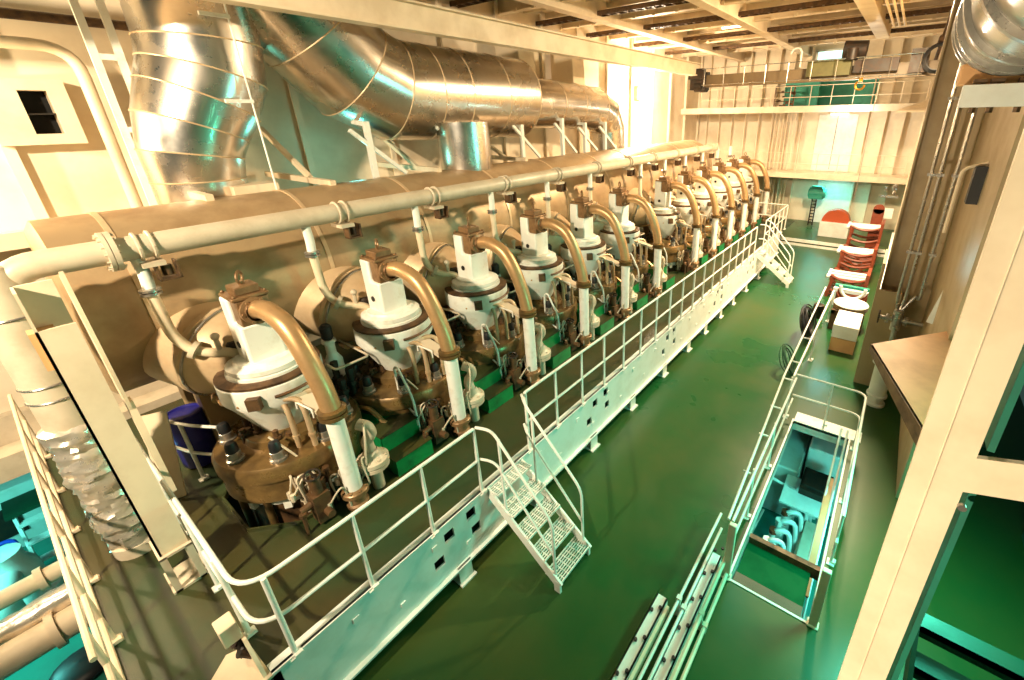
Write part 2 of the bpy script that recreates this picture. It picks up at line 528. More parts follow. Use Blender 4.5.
# ------------------------------------------------------------------ cylinder units
def cylinder_unit():
    y = CYL[0]; c = (CX, y, 0)
    t = thing('cylinder_unit', 'x', 'engine cylinder', (CX, y, .72), 'engine cylinders along the gallery')
    MB().lathe([(.0, .7), (.70, .7), (.70, 1.5), (.0, 1.5)], c, n=32).build('liner_jacket', 'dirty_brown', t)
    b = MB(); b.lathe([(.70, 1.34), (.735, 1.34), (.735, 1.48), (.70, 1.48)], c, n=40)
    for k in range(10):
        a = k * 2 * PI / 10
        rot = Matrix.Rotation(a, 3, 'Z')
        b.box(Vector(c) + rot @ Vector((.745, .0, 1.39)), (.06, .09, .22), rot)
    b.build('cooling_band', 'white', t)
    for k in range(10):
        a = (k + .5) * 2 * PI / 10
        s = MB(); s.cyl((CX + .76 * math.cos(a), y + .76 * math.sin(a), .72), (CX + .76 * math.cos(a), y + .76 * math.sin(a), 1.52), .045, n=10)
        s.build('tie_stud', 'oily', t)
    MB().lathe([(.6, 1.5), (.86, 1.5), (.86, 1.62), (.85, 1.64), (.85, 1.80), (.885, 1.82), (.885, 1.98), (.85, 2.03), (.52, 2.06), (.50, 2.16), (.30, 2.2), (.2, 2.14)], c, n=40).build('cylinder_cover', 'oily', t)
    for k in range(8):
        a = (k + .3) * 2 * PI / 8
        px, py = CX + .71 * math.cos(a), y + .71 * math.sin(a)
        nt = MB().lathe([(.10, 2.03), (.10, 2.07), (.078, 2.08), (.078, 2.17), (.06, 2.18)], (px, py, 0), n=12).build('stud_nut', 'steel', t)
        MB().lathe([(.065, 2.15), (.07, 2.18), (.066, 2.27), (.05, 2.31), (.0, 2.32)], (px, py, 0), n=12).build('stud_cap', 'rubber', nt)
    MB().lathe([(.22, 2.06), (.30, 2.18), (.42, 2.42), (.54, 2.66), (.59, 2.74), (.59, 2.98), (.56, 3.0), (.0, 3.0)], c, n=40).build('valve_housing', 'white', t)
    MB().lathe([(.52, 2.995), (.585, 3.0), (.585, 3.03), (.52, 3.045), (.3, 3.045)], c, n=36).build('housing_lid', 'dirty_brown', t)
    b = MB(); b.lathe([(.46, 3.04), (.46, 3.08), (.42, 3.085), (.42, 3.10), (.44, 3.105), (.44, 3.16), (.40, 3.18), (.36, 3.19), (.34, 3.22), (.0, 3.225)], c, n=36)
    b.build('valve_body', 'white', t)
    b = MB(); b.prism([(CX - .235, y - .215, 3.15), (CX + .2, y - .215, 3.15), (CX + .2, y - .215, 3.71), (CX - .01, y - .215, 3.71), (CX - .01, y - .215, 4.04), (CX - .235, y - .215, 4.04)], (0, .415, 0)); b.build('actuator_tower', 'white', t, bevel=.03)
    b = MB(); b.cyl((CX - .04, y - .225, 3.42), (CX - .04, y - .20, 3.42), .045, n=14); b.build('sight_port', 'black', t)
    b = MB(); b.bx(CX - .02, CX + .19, y - .17, y + .17, 3.70, 4.03); b.bx(CX - .225, CX + .2, y - .2, y + .19, 4.035, 4.08); b.bx(CX - .15, CX + .13, y - .13, y + .13, 4.08, 4.18)
    for sx in (-1, 1):
        for sy in (-1, 1): b.nut((CX - .01 + sx * .18, y + sy * .165, 4.075), (0, 0, 1), .022, .035)
    b.build('top_block', 'bronze', t, bevel=.012)
    b = MB(); b.torus((CX, y, 4.27), (.5, .6, 0), .07, .017, 18, 8); b.cyl((CX, y, 4.17), (CX, y, 4.22), .032, n=10); b.build('lifting_eye', 'bronze', t)
    # clamp bracket round the housing and pipes led over the rail side
    b = MB(); b.torus((CX, y, 2.86), (0, 0, 1), .605, .02, 26, 6, -1.9, 1.5); b.box((CX + .47, y - .38, 2.84), (.12, .14, .16), Matrix.Rotation(-.7, 3, 'Z')); b.build('clamp', 'dirty_brown', t)
    b = MB(); b.bar((CX + .5, y + .1, 2.74), (CX + 1.02, y + .18, 2.56), .2, .04); b.bx(CX + .4, CX + .6, y + .0, y + .2, 2.66, 2.78); b.build('bracket_plate', 'greywhite', t)
    for k, (dy, dx) in enumerate(((-.12, .60), (.02, .72), (.16, .66), (.30, .74))):
        b = MB(); b.tube(fillet([(CX + .45, y - .3 + dy * .5, 2.80), (CX + dx - .1, y + dy, 2.74), (CX + dx, y + dy, 2.58), (CX + dx, y + dy, 1.9 + .05 * k)], .16, 6), .034, 10)
        b.cyl((CX + dx, y + dy, 1.86), (CX + dx, y + dy, 1.96), .05, n=8)
        b.cyl((CX + dx, y + dy, 2.2), (CX + dx, y + dy, 2.24), .045, n=8)
        b.build('fuel_pipe', 'pale_bronze', t)
    b = MB(); b.tube(fillet([(CX + .62, y - .02, 2.6), (CX + .62, y - .02, 2.7), (CX + .9, y + .04, 2.66), (CX + .9, y + .04, 2.54)], .03, 3), .012, 6); b.build('bracket_handle', 'white', t)
    # side instruments
    b = MB(); b.lathe([(.12, 2.95), (.12, 3.0), (.09, 3.02), (.09, 3.06), (.10, 3.07), (.10, 3.13)], (CX - .36, y - .2, 0), n=14); g1 = b.build('air_valve', 'brass', t)
    b = MB(); b.lathe([(.085, 3.12), (.085, 3.34), (.06, 3.37), (0, 3.37)], (CX - .36, y - .2, 0), n=14); b.build('valve_cap', 'dark_iron', g1)
    b = MB(); b.cyl((CX - .45, y - .25, 2.72), (CX - .92, y - .42, 2.62), .075, n=12); b.cyl((CX - .9, y - .41, 2.63), (CX - .94, y - .43, 2.61), .12, n=12)
    b.tube(fillet([(CX - .4, y - .3, 2.86), (CX - .75, y - .4, 2.86), (CX - .82, y - .44, 2.7)], .08, 4), .022, 8); b.build('side_connection', 'greywhite', t)
    b = MB(); b.tube([(CX + .3, y - .5, 2.78), (CX - .2, y - .56, 2.66), (CX - .7, y - .5, 2.52)], .022, 8); b.cyl((CX - .62, y - .52, 2.54), (CX - .95, y - .46, 2.46), .055, n=10); b.build('sensor_rod', 'gold_pipe', t)
    # grimy little valves on the cover
    rr = random.Random(3)
    for k in range(9):
        a = rr.uniform(-2.6, 1.2); rad = rr.uniform(.36, .5)
        px, py = CX + rad * math.cos(a), y + rad * math.sin(a)
        b = MB(); b.cyl((px, py, 2.05), (px, py, 2.2 + rr.random() * .16), .035, n=8); b.nut((px, py, 2.18), (0, 0, 1), .055, .04)
        b.build('cover_valve', 'dirty_brown', t)
    b = MB(); b.tube(smooth_path([(CX + .52, y - .38, 2.35), (CX + .66, y - .30, 2.2), (CX + .76, y - .2, 1.98), (CX + .88, y - .12, 1.7)], 5), .014, 6)
    b.build('sensor_cable', 'greywhite', t)
    return t


proto = cylinder_unit()
repeat(proto, [(CX, y, .72) for y in CYL],
       ['brown engine cylinder with white exhaust valve tower, %s of the row from the near railing' % ORD[i] for i in range(12)])


def arch_pipe():
    y = CYL[0]
    x, yp = -5.22, y + .16
    t = thing('hydraulic_pipe', 'x', 'pipe', (x, yp, PZ), 'arched pipes over the engine')
    path = smooth_path([(-6.2, y, 3.88), (-6.05, y + .02, 3.92), (-5.86, y + .05, 3.90), (-5.62, y + .09, 3.76), (-5.42, y + .12, 3.44), (-5.28, y + .15, 3.02), (x, yp, 2.68)], 6)
    MB().tube(path, .115, 16).build('pipe_bend', 'gold_pipe', t)
    b = MB(); b.lathe([(.0, -.03), (.17, -.03), (.17, .05), (.13, .06), (.125, .1)], (-6.2, y, 3.88), axis=(1, 0, .1), n=20)
    for k in range(6):
        a = k * PI / 3
        b.nut((-6.16, y + .145 * math.cos(a), 3.88 + .145 * math.sin(a)), (1, 0, 0), .022, .04)
    b.build('valve_flange', 'bronze', t)
    b = MB(); b.lathe([(.11, 2.60), (.165, 2.61), (.165, 2.655), (.12, 2.66), (.12, 2.675), (.165, 2.68), (.165, 2.72), (.115, 2.74)], (x, yp, 0), n=20); b.build('coupling', 'oily', t)
    MB().lathe([(.105, 1.42), (.105, 2.62)], (x, yp, 0), n=18).build('riser', 'white', t)
    b = MB(); b.lathe([(.0, 1.15), (.14, 1.15), (.14, 1.2), (.11, 1.22), (.11, 1.34), (.17, 1.36), (.17, 1.42), (.15, 1.44), (.10, 1.45)], (x, yp, 0), n=18)
    for k in range(8):
        a = k * PI / 4
        b.nut((x + .14 * math.cos(a), yp + .14 * math.sin(a), 1.42), (0, 0, 1), .02, .035)
    b.build('foot_flange', 'bronze', t)
    return t


repeat(arch_pipe(), [(-5.22, y + .16, PZ) for y in CYL],
       ['golden arched pipe on white riser, %s of the row from the near railing' % ORD[i] for i in range(12)])


def exhaust_branch():
    y = CYL[0] + .1
    t = thing('exhaust_branch', 'x', 'exhaust pipe', (-7.4, y, 3.0), 'insulated exhaust branches behind the valves')
    ax = Vector((-.86, -.42, .28)).normalized(); A = Vector((-6.82, y - .02, 2.92))
    MB().lathe([(.0, -.1), (.30, -.1), (.36, -.02), (.50, .2), (.62, .44), (.66, .58), (.68, .60), (.68, .66), (.66, .68), (.66, 1.15)], A, axis=ax, n=36).build('lagging_cone', 'lagging_light', t)
    b = MB(); b.torus(A + ax * .55, ax, .665, .018, 28, 6); b.build('lagging_band', 'steel', t)
    b = MB(); b.lathe([(.30, -.12), (.36, -.12), (.36, -.06), (.30, -.06)], A, axis=ax, n=28); b.build('cone_flange', 'dirty_brown', t)
    b = MB(); rr = random.Random(5); u, w, d = frame(ax)
    for k in range(9):
        a = -2.2 + k * .32
        q = A + ax * .34 + (Vector((0, -1, 0)) * math.cos(a * .6) * .56 + Vector((.2, .1, 1)) * math.sin(.5 + a * .4) * .36)
        b.torus(q, (rr.random(), rr.random() - .5, rr.random()), .05, .008, 10, 5)
        b.tube(smooth_path([q, q + Vector((.05, -.05, .08)), q + Vector((.02, .06, .12)), q + Vector((.08, .05, .03))], 4), .008, 5)
    b.build('lacing_wire', 'dirty_brown', t)
    return t


repeat(exhaust_branch(), [(-7.4, y + .1, 3.0) for y in CYL],
       ['beige lagged exhaust cone behind a white valve tower, %s from the near railing' % ORD[i] for i in range(12)])


def drop_pipe():
    y = CYL[0] - .72
    t = thing('cooling_pipe', 'x', 'pipe', (-6.9, y, 4.2), 'cooling pipes hanging from the header')
    MB().tube(smooth_path([(-6.9, y, 4.64), (-6.9, y + .01, 4.42), (-6.9, y, 4.24)], 4), .06, 12).build('upper_pipe', 'white', t)
    b = MB(); b.lathe([(.06, 4.17), (.10, 4.18), (.10, 4.205), (.07, 4.21), (.07, 4.22), (.10, 4.225), (.10, 4.25), (.06, 4.26)], (-6.9, y, 0), n=14); b.build('flange', 'steel', t)
    MB().tube(fillet([(-6.9, y, 4.19), (-6.9, y + .02, 3.64), (-6.86, y + .12, 3.40), (-6.75, y + .3, 3.30), (-6.68, y + .5, 3.26), (-6.66, y + .56, 3.02)], .12, 5), .058, 12).build('lower_pipe', 'cream', t)
    b = MB(); b.cyl((-6.84, y + .13, 3.41), (-6.81, y + .17, 3.38), .11, n=14); b.cyl((-6.72, y + .36, 3.32), (-6.72, y + .36, 3.5), .03, n=8); b.ball((-6.72, y + .36, 3.52), .05); b.build('valve', 'greywhite', t)
    return t


repeat(drop_pipe(), [(-6.9, y - .72, 4.2) for y in CYL],
       ['cream pipe dropping from the white header pipe, %s from its near flange' % ORD[i] for i in range(12)])


def fuel_valve():
    """grey-white bent valve pipe and grimy cocks beside each riser"""
    y = CYL[0]; x = -5.3
    t = thing('fuel_valve', 'x', 'valve', (x, y + .5, PZ), 'fuel valves beside the risers')
    vx, vy = x + .02, y + .5
    b = MB(); b.lathe([(.0, 1.15), (.08, 1.15), (.08, 1.5), (.2, 1.52), (.2, 1.57), (.18, 1.58), (.21, 1.6), (.21, 1.66), (.14, 1.7), (.11, 1.76), (.085, 1.8)], (vx, vy, 0), n=22)
    b.tube(smooth_path([(vx, vy, 1.76), (vx - .04, vy, 1.92), (vx + .03, vy + .04, 2.06), (vx + .02, vy + .02, 2.18), (vx - .08, vy - .04, 2.22)], 5), .078, 12)
    for k in range(8):
        a = k * PI / 4
        b.nut((vx + .165 * math.cos(a), vy + .165 * math.sin(a), 1.66), (0, 0, 1), .024, .035)
    b.build('bent_pipe', 'greywhite', t)
    b = MB(); rr = random.Random(11)
    b.bx(x - .12, x + .06, y - .32, y - .12, 1.2, 1.62); b.cyl((x - .03, y - .22, 1.6), (x - .03, y - .22, 1.86), .07, n=12)
    b.cyl((x - .03, y - .32, 1.5), (x - .03, y - .45, 1.48), .05, n=10); b.cyl((x + .06, y - .2, 1.35), (x + .18, y - .2, 1.35), .05, n=10)
    for k in range(8):
        q = Vector((x + rr.uniform(-.2, .08), y + rr.uniform(-.5, .0), 1.15)); h = rr.uniform(.15, .6)
        b.cyl(q, q + Vector((0, 0, h)), .025, n=8); b.nut(q + Vector((0, 0, h)), (0, 0, 1), .045, .05)
    b.build('cock_block', 'dirty_brown', t)
    for k in range(9):
        p0 = Vector((x + rr.uniform(-.28, .05), y + rr.uniform(-.5, .35), rr.uniform(1.35, 1.7)))
        p1 = p0 + Vector((rr.uniform(-.1, .18), rr.uniform(-.2, .3), rr.uniform(.1, .35)))
        b = MB(); b.tube(smooth_path([p0, (p0 + p1) / 2 + Vector((.05, .02, .12)), p1, p1 + Vector((0, .03, -.35)), p1 + Vector((-.1, .05, -.5))], 4), .014, 6)
        b.cyl(p0 - Vector((0, 0, .05)), p0 + Vector((0, 0, .05)), .03, n=8)
        b.build('thin_tubing', 'greywhite', t)
    b = MB(); b.tube(smooth_path([(x - .02, y + .5, 2.2), (x + .1, y + .46, 2.28), (x + .18, y + .4, 2.1), (x + .14, y + .35, 1.7)], 5), .014, 6); b.build('thin_tubing', 'greywhite', t)
    for k in range(4):
        b = MB(); q = Vector((x - .3 - .05 * k, y - .3 + k * .12, 1.2)); b.cyl(q, q + Vector((0, 0, .55)), .03, n=8); b.cyl(q + Vector((0, 0, .5)), q + Vector((0, 0, .62)), .05, n=8); b.cyl(q + Vector((0, 0, .2)), q + Vector((0, 0, .26)), .05, n=8)
        b.build('valve_stem', 'pale_bronze' if k % 2 else 'greywhite', t)
    b = MB(); b.torus((x - .03, y - .22, 1.9), (.2, 0, 1), .09, .014, 16, 6); b.cyl((x - .03, y - .22, 1.84), (x - .03, y - .22, 1.92), .015, n=6)
    b.bar((x - .12, y - .22, 1.9), (x + .06, y - .22, 1.9), .015, .015); b.build('handwheel', 'dark_iron', t)
    return t


repeat(fuel_valve(), [(-5.3, y + .5, PZ) for y in CYL],
       ['grimy cocks and bent grey valve beside a white riser, %s from the near railing' % ORD[i] for i in range(12)])


def gap_steps():
    y = CYL[0] + .89
    t = thing('green_steps', 'x', 'steps', (-5.7, y, PZ), 'green steps between engine cylinders')
    b = MB(); b.bx(-5.46, -5.18, y - .14, y + .46, PZ, PZ + .28); b.bx(-5.8, -5.46, y - .14, y + .46, PZ, PZ + .56)
    b.prism([(-6.4, y - .1, PZ + .56), (-6.25, y - .2, PZ + .56), (-5.8, y - .2, PZ + .56), (-5.75, y + .46, PZ + .56), (-6.4, y + .3, PZ + .56)], (0, 0, -.56))
    b.build('step_block', 'step_green', t)
    b = MB(); b.bx(-5.47, -5.165, y - .15, y + .47, PZ + .28, PZ + .292); b.build('tread', 'tread_plate', t)
    b = MB(); b.bx(-5.83, -5.445, y - .15, y + .47, PZ + .56, PZ + .572); b.build('tread', 'tread_plate', t)
    b = MB(); q = y + .47
    b.tube(fillet([(-5.86, q, PZ + .1), (-5.86, q, PZ + 1.32), (-5.76, q, PZ + 1.36), (-5.5, q, PZ + .9), (-5.46, q, PZ + .02)], .12, 5), .02, 8)
    b.tube([(-5.86, q, PZ + .76), (-5.47, q, PZ + .55)], .016, 8)
    b.build('hoop_handrail', 'white', t)
    return t


GAPS = [y + .89 for i, y in enumerate(CYL[:-1])]
repeat(gap_steps(), [(-5.7, y, PZ) for y in GAPS],
       ['green steps with white hoop handrail between cylinders, %s from the near railing' % ORD[i] for i in range(11)])


def starting_valve():
    y = CYL[0] + .89
    t = thing('starting_air_valve', 'x', 'valve', (-6.5, y, 1.65), 'air valves between cylinders')
    b = MB(); b.bx(-6.75, -6.3, y - .16, y + .2, 1.6, 2.0); b.bx(-6.7, -6.5, y - .1, y + .1, 2.0, 2.2); b.build('valve_block', 'dirty_brown', t, bevel=.02)
    for dx, dy, h in ((-.12, -.05, .5), (.08, .06, .4), (.12, -.1, .3), (-.02, .14, .34)):
        b = MB(); b.cyl((-6.5 + dx, y + dy, 2.0), (-6.5 + dx, y + dy, 2.0 + h), .05, n=10); b.nut((-6.5 + dx, y + dy, 2.0 + h * .5), (0, 0, 1), .08, .06)
        b.nut((-6.5 + dx, y + dy, 2.0 + h), (0, 0, 1), .06, .08)
        b.build('valve_stem', 'dark_iron', t)
    b = MB(); b.lathe([(.10, 2.2), (.13, 2.22), (.13, 2.5), (.07, 2.62), (.07, 2.8), (.10, 2.81), (.10, 2.86), (.0, 2.87)], (-6.85, y + .05, 0), n=16); b.build('valve_bonnet', 'white', t)
    b = MB(); b.lathe([(.06, 2.86), (.085, 2.9), (.085, 3.08), (.05, 3.12), (0, 3.12)], (-6.85, y + .05, 0), n=12); b.build('bonnet_cap', 'rubber', t)
    b = MB(); b.tube(fillet([(-6.3, y, 1.85), (-6.0, y + .05, 1.9), (-5.8, y + .1, 1.72), (-5.75, y + .12, 1.7)], .1, 4), .035, 8); b.build('air_pipe', 'gold_pipe', t)
    b = MB(); b.tube(fillet([(-7.2, y - .2, 2.66), (-6.2, y - .2, 2.66), (-6.2, y + .3, 2.66), (-7.2, y + .3, 2.66)], .06, 3), .018, 6); b.build('guard_rail', 'greywhite', t)
    return t


repeat(starting_valve(), [(-6.5, y, 1.65) for y in GAPS],
       ['dark air valves with white bonnet between cylinders, %s cluster from the near railing' % ORD[i] for i in range(11)])

# ------------------------------------------------------------------ cooling header pipe with its foil-wrapped riser
HXp, HZp = -6.9, 4.74
t = thing('cooling_header', 'long white header pipe running above the whole row of exhaust valves', 'pipe', (HXp, 9, HZp))
MB().tube(fillet([(HXp, .0, 3.9), (HXp, -.02, HZp), (HXp, .5, HZp)], .42, 8) + [Vector((HXp, 19.1, HZp))], [.2] * 10 + [.13] * 2 if False else .135, 20).build('pipe', 'greywhite', t)
MB().lathe([(.14, 3.0), (.2, 3.02), (.2, 4.4), (.19, 4.62), (.14, 4.78), (.02, 4.84)], (HXp, -.1, 0), n=24).build('riser', 'greywhite', t)
for z in (4.3, 3.55, 3.38):
    b = MB(); b.torus((HXp, -.1, z), (0, 0, 1), .205, .012, 24, 6); b.build('riser_band', 'steel', t)
b = MB(); b.lathe([(.13, -.04), (.215, -.04), (.215, -.004), (.2, -.002), (.2, .002), (.215, .004), (.215, .05), (.13, .05)], (HXp, .72, HZp), axis=(0, 1, 0), n=24)
for k in range(14):
    a = k * 2 * PI / 14
    b.nut((HXp + .185 * math.cos(a), .685, HZp + .185 * math.sin(a)), (0, -1, 0), .014, .03); b.nut((HXp + .185 * math.cos(a), .765, HZp + .185 * math.sin(a)), (0, 1, 0), .014, .03)
b.build('pipe_flange', 'greywhite', t)
for i, y in enumerate([1.0, 3.2, 4.85, 6.65, 8.4, 10.1, 11.8, 13.4, 15.2, 17.0, 18.6]):
    b = MB()
    for dy in (-.06, .06): b.torus((HXp, y + dy, HZp), (0, 1, 0), .15, .018, 24, 6)
    b.bx(HXp - .16, HXp + .16, y - .1, y + .1, HZp - .22, HZp - .17); b.build('pipe_clamp', 'greywhite', t)
    b = MB(); b.bx(HXp - .02, HXp + .14, y + .0, y + .02, HZp - .4, HZp - .2); b.bx(HXp - .02, HXp + .14, y + .18, y + .2, HZp - .4, HZp - .2)
    b.bx(HXp - .02, HXp + .14, y, y + .2, HZp - .41, HZp - .39); b.cyl((HXp + .06, y + .1, HZp - .36), (HXp + .06, y + .1, HZp - .24), .05, n=10)
    b.build('spring_hanger', 'dirty_brown', t)
MB().tube([(HXp, 19.05, HZp), (HXp, 19.2, HZp)], .17, 20).build('end_flange', 'greywhite', t)
rr = random.Random(2)
nz, na = 46, 26
b = MB(); vs = []
for k in range(nz + 1):
    z = 1.24 + 1.8 * k / nz
    puff = .225 + .03 * abs(math.sin(z * 4.6)) + rr.uniform(-.008, .008)
    if k in (0, nz): puff = .19
    for a in range(na):
        th = 2 * PI * a / na
        q = puff + rr.uniform(-.022, .022)
        vs.append((HXp + q * math.cos(th), -.1 + q * math.sin(th), z + rr.uniform(-.015, .015)))
b.add(vs, [(k * na + a, k * na + (a + 1) % na, (k + 1) * na + (a + 1) % na, (k + 1) * na + a) for k in range(nz) for a in range(na)], False)
b.build('foil_wrap', 'foil', t)
for z in (1.75, 2.42):
    b = MB(); b.torus((HXp, -.1, z), (.1, .1, 1), .235, .012, 24, 6); b.build('wrap_band', 'greywhite', t)
b = MB(); b.lathe([(.0, 1.15), (.24, 1.15), (.24, 1.3), (.2, 1.32)], (HXp, -.1, 0), n=22); b.build('riser_foot', 'greywhite', t)

# support column in front of the riser
t = thing('support_column', 'cream steel column standing on the walkway in front of foil wrapped pipe', 'column', (-5.9, .02, PZ))
b = MB(); b.bx(-6.06, -5.74, -.02, 0.0, PZ + .5, 4.75); b.bx(-6.06, -6.03, -.02, .22, PZ + .5, 4.75); b.bx(-5.77, -5.74, -.02, .22, PZ + .5, 4.4); b.build('channel', 'cream', t)
b = MB(); b.bx(-6.1, -5.7, -.06, .28, PZ, PZ + .03); b.bx(-6.1, -6.07, -.04, .02, PZ, PZ + .52); b.bx(-5.73, -5.70, -.04, .02, PZ, PZ + .52); b.bx(-6.1, -6.07, .18, .24, PZ, PZ + .52); b.bx(-5.73, -5.70, .18, .24, PZ, PZ + .52); b.bx(-6.1, -5.7, -.04, .24, PZ + .5, PZ + .53); b.build('base_bracket', 'greywhite', t)
b = MB(); b.bx(-6.02, -5.86, -.06, .1, 4.0, 4.36); b.build('junction_box', 'tan', t)
b = MB(); b.prism([(-6.75, .3, 4.62), (-6.55, .3, 4.7), (-6.4, .3, 3.2), (-6.55, .3, 2.9), (-6.68, .3, 3.3)], (0, .03, 0)); b.bx(-6.6, -6.45, .3, .36, 1.9, 3.2)
tag(b.build('hanging_plate', 'cream'), 'bright cream plate hanging between the foil wrapped pipe and the exhaust receiver', 'plate')

# ------------------------------------------------------------------ exhaust receiver
RX, RZ, RR = -8.55, 3.75, 1.2
t = thing('exhaust_receiver', 'huge brown lagged exhaust drum lying along the back of the engine', 'exhaust drum', (RX, 11, RZ))
MB().lathe([(0, .3), (RR - .1, .3), (RR, .36), (RR, 20.3), (RR - .1, 20.4), (0, 20.4)], (RX, 0, RZ), axis=(0, 1, 0), n=56).build('lagged_drum', 'lagging', t)
for y in (.9, 3.1, 5.0, 7.2, 9.4, 11.6, 13.4, 15.4, 17.5, 19.6):
    MB().lathe([(RR, -.03), (RR + .012, -.03), (RR + .012, .03), (RR, .03)], (RX, y, RZ), axis=(0, 1, 0), n=56).build('sheet_joint', 'lagging_light', t)
for y in (1.3, 6.0, 10.8, 15.6, 20.2):
    b = MB(); b.bx(RX + .35, RX + .75, y - .25, y + .25, PZ, RZ - 1.0); b.bx(RX - .75, RX - .35, y - .25, y + .25, PZ, RZ - 1.0); b.build('pillar', 'lagging', t)
b = MB(); b.bx(-7.95, -7.55, .85, 1.35, PZ, 2.75)
b = b.build('drum', 'blue', None) if False else None
b = MB(); b.lathe([(0, 1.17), (.21, 1.17), (.23, 1.2), (.23, 1.58), (.24, 1.6), (.24, 1.63), (.23, 1.65), (.23, 2.0), (.24, 2.02), (.24, 2.05), (.21, 2.06), (.2, 2.03), (0, 2.03)], (-8.05, .85, .0), n=28)
tag(b.build('oil_drum', 'blue'), 'dark blue drum standing under the lagged exhaust receiver', 'drum')
# boards and bits at the foot of the receiver
b = MB(); b.bar((-7.45, .35, PZ), (-7.75, .55, 2.35), .26, .05, up=(1, -.3, 0)); tag(b.build('plank', 'cream'), 'narrow cream board leaning on the receiver support behind the corner railing', 'board')

# inner railing beside first cylinder
t = thing('side_railing', 'small white railing around the near side of first engine cylinder', 'railing', (-7.4, .9, PZ))
for x, y in ((-7.55, .72), (-7.0, 1.0)): post(t, (x, y, PZ), 1.0)
for z in (PZ + 1.0, PZ + .5): rail(t, smooth_path([(-7.95, .6, z), (-7.55, .72, z), (-7.3, .9, z - .05), (-7.0, 1.0, z), (-6.95, 1.1, z - .1)], 5))

# small control box on the gallery corner
t = thing('control_box', 'small cream box with dark fittings fixed at the gallery corner below the railing', 'control box', (-4.5, .1, PZ))
b = MB(); b.bx(-4.42, -4.24, .06, .2, 1.5, 1.72); b.build('box', 'cream', t, bevel=.01)
b = MB(); b.prism([(-4.55, .18, 1.42), (-4.2, .18, 1.5), (-3.97, .18, 1.2), (-3.97, .18, .6), (-4.6, .18, .6), (-4.62, .18, 1.2)], (0, .03, 0)); b.build('back_plate', 'cream', t)
b = MB(); rr = random.Random(8)
for k in range(7): b.cyl((-4.4 + k * .03, .19, 1.2 + rr.random() * .22), (-4.4 + k * .03, .12, 1.2 + rr.random() * .22), .03, n=8)
b.build('fittings', 'dark_iron', t)

# ------------------------------------------------------------------ left walkway railing over the lower deck
t = thing('walkway_railing', 'worn cream railing along the edge of walkway above the teal lower deck', 'railing', (-7, -.6, PZ))
for x in (-10.2, -9.0, -7.85, -6.7, -5.6, -4.6): post(t, (x, -.55, PZ), 1.1, .024, m='cream')
for z in (PZ + 1.1, PZ + .72, PZ + .36): rail(t, [(-10.4, -.55, z), (-4.3, -.55, z)], .022, 'cream')
b = MB(); b.bx(-10.45, -4.3, -.6, -.575, PZ - .12, PZ + .06); b.build('toe_plate', 'dark_iron', t)

# ------------------------------------------------------------------ big shiny ducts
def duct_joint(mb, c, ax, r, w=.02):
    mb.lathe([(r, -w), (r + .012, -w), (r + .012, w), (r, w)], c, axis=ax, n=44)


def segmented(path, radii, n=44):
    """lobster-back duct: flat facets between mitre rings"""
    b = MB(); P = [Vector(p) for p in path]
    rings = []
    u = Vector((1, 0, 0))
    for i, p in enumerate(P):
        d = (P[min(i + 1, len(P) - 1)] - P[max(i - 1, 0)]).normalized()
        uu = (u - d * u.dot(d)).normalized(); ww = d.cross(uu)
        k = 1.0
        if 0 < i < len(P) - 1:
            k = 1 / max(.5, math.cos((P[i + 1] - P[i]).angle(P[i] - P[i - 1]) / 2))
        rings.append([p + uu * radii[i] * math.cos(2 * PI * a / n) + ww * radii[i] * k * math.sin(2 * PI * a / n) for a in range(n)])
    for i in range(len(rings) - 1):
        b.add(rings[i] + rings[i + 1], [(a, (a + 1) % n, n + (a + 1) % n, n + a) for a in range(n)], True)
    j = [MB().tube(r + [r[0]], .013, 6) for r in rings[1:]]
    return b, j


t = thing('exhaust_duct', 'shiny kinked metal clad duct rising at the left beside the white vertical ladder', 'duct', (-9.6, 2.4, 4.6))
pth = [(-9.6, 2.36, 4.5), (-9.6, 2.36, 5.15), (-9.6, 2.38, 5.55), (-9.6, 2.5, 5.95), (-9.6, 2.7, 6.35), (-9.6, 2.88, 6.75), (-9.6, 2.95, 7.2), (-9.6, 2.95, 8.0), (-9.6, 2.95, 9.3)]
b, j = segmented(pth, [.62, .62, .66, .72, .78, .8, .8, .78, .78])
b.build('cladding', 'cladding', t); [q.build('seam', 'lagging_light', t) for q in j]
t = thing('exhaust_duct', 'largest shiny clad duct sloping down from the ceiling then running along the wall', 'duct', (-9.6, 9, 6.6))
pth = [(-9.6, 3.1, 9.6), (-9.6, 3.9, 8.6), (-9.6, 4.7, 7.6), (-9.6, 5.3, 6.95), (-9.6, 6.0, 6.62), (-9.6, 6.8, 6.58), (-9.6, 7.6, 6.57), (-9.6, 8.8, 6.55), (-9.6, 9.95, 6.53)]
b, j = segmented(pth, [1.02] * 9); b.build('large_section', 'cladding', t); [q.build('seam', 'lagging_light', t) for q in j]
b = MB(); b.lathe([(1.02, 0), (1.0, .05), (.74, .28), (.70, .3)], (-9.6, 9.95, 6.53), axis=(0, 1, -.02), n=44); b.build('reducer', 'lagging', t)
pth = [(-9.6, 10.2, 6.42), (-9.6, 11.5, 6.4), (-9.6, 12.6, 6.36), (-9.6, 13.9, 6.28), (-9.6, 14.5, 6.05), (-9.6, 14.8, 5.6), (-9.6, 14.85, 4.5)]
b, j = segmented(pth, [.7, .7, .7, .7, .68, .66, .66]); b.build('narrow_section', 'cladding', t); [q.build('seam', 'lagging_light', t) for q in j]
b = MB(); b.cyl((-8.75, 7.25, 4.7), (-8.75, 7.25, 5.95), .6, n=40)
tag(b.build('duct_stub', 'cladding'), 'short shiny vertical duct below the largest duct', 'duct')
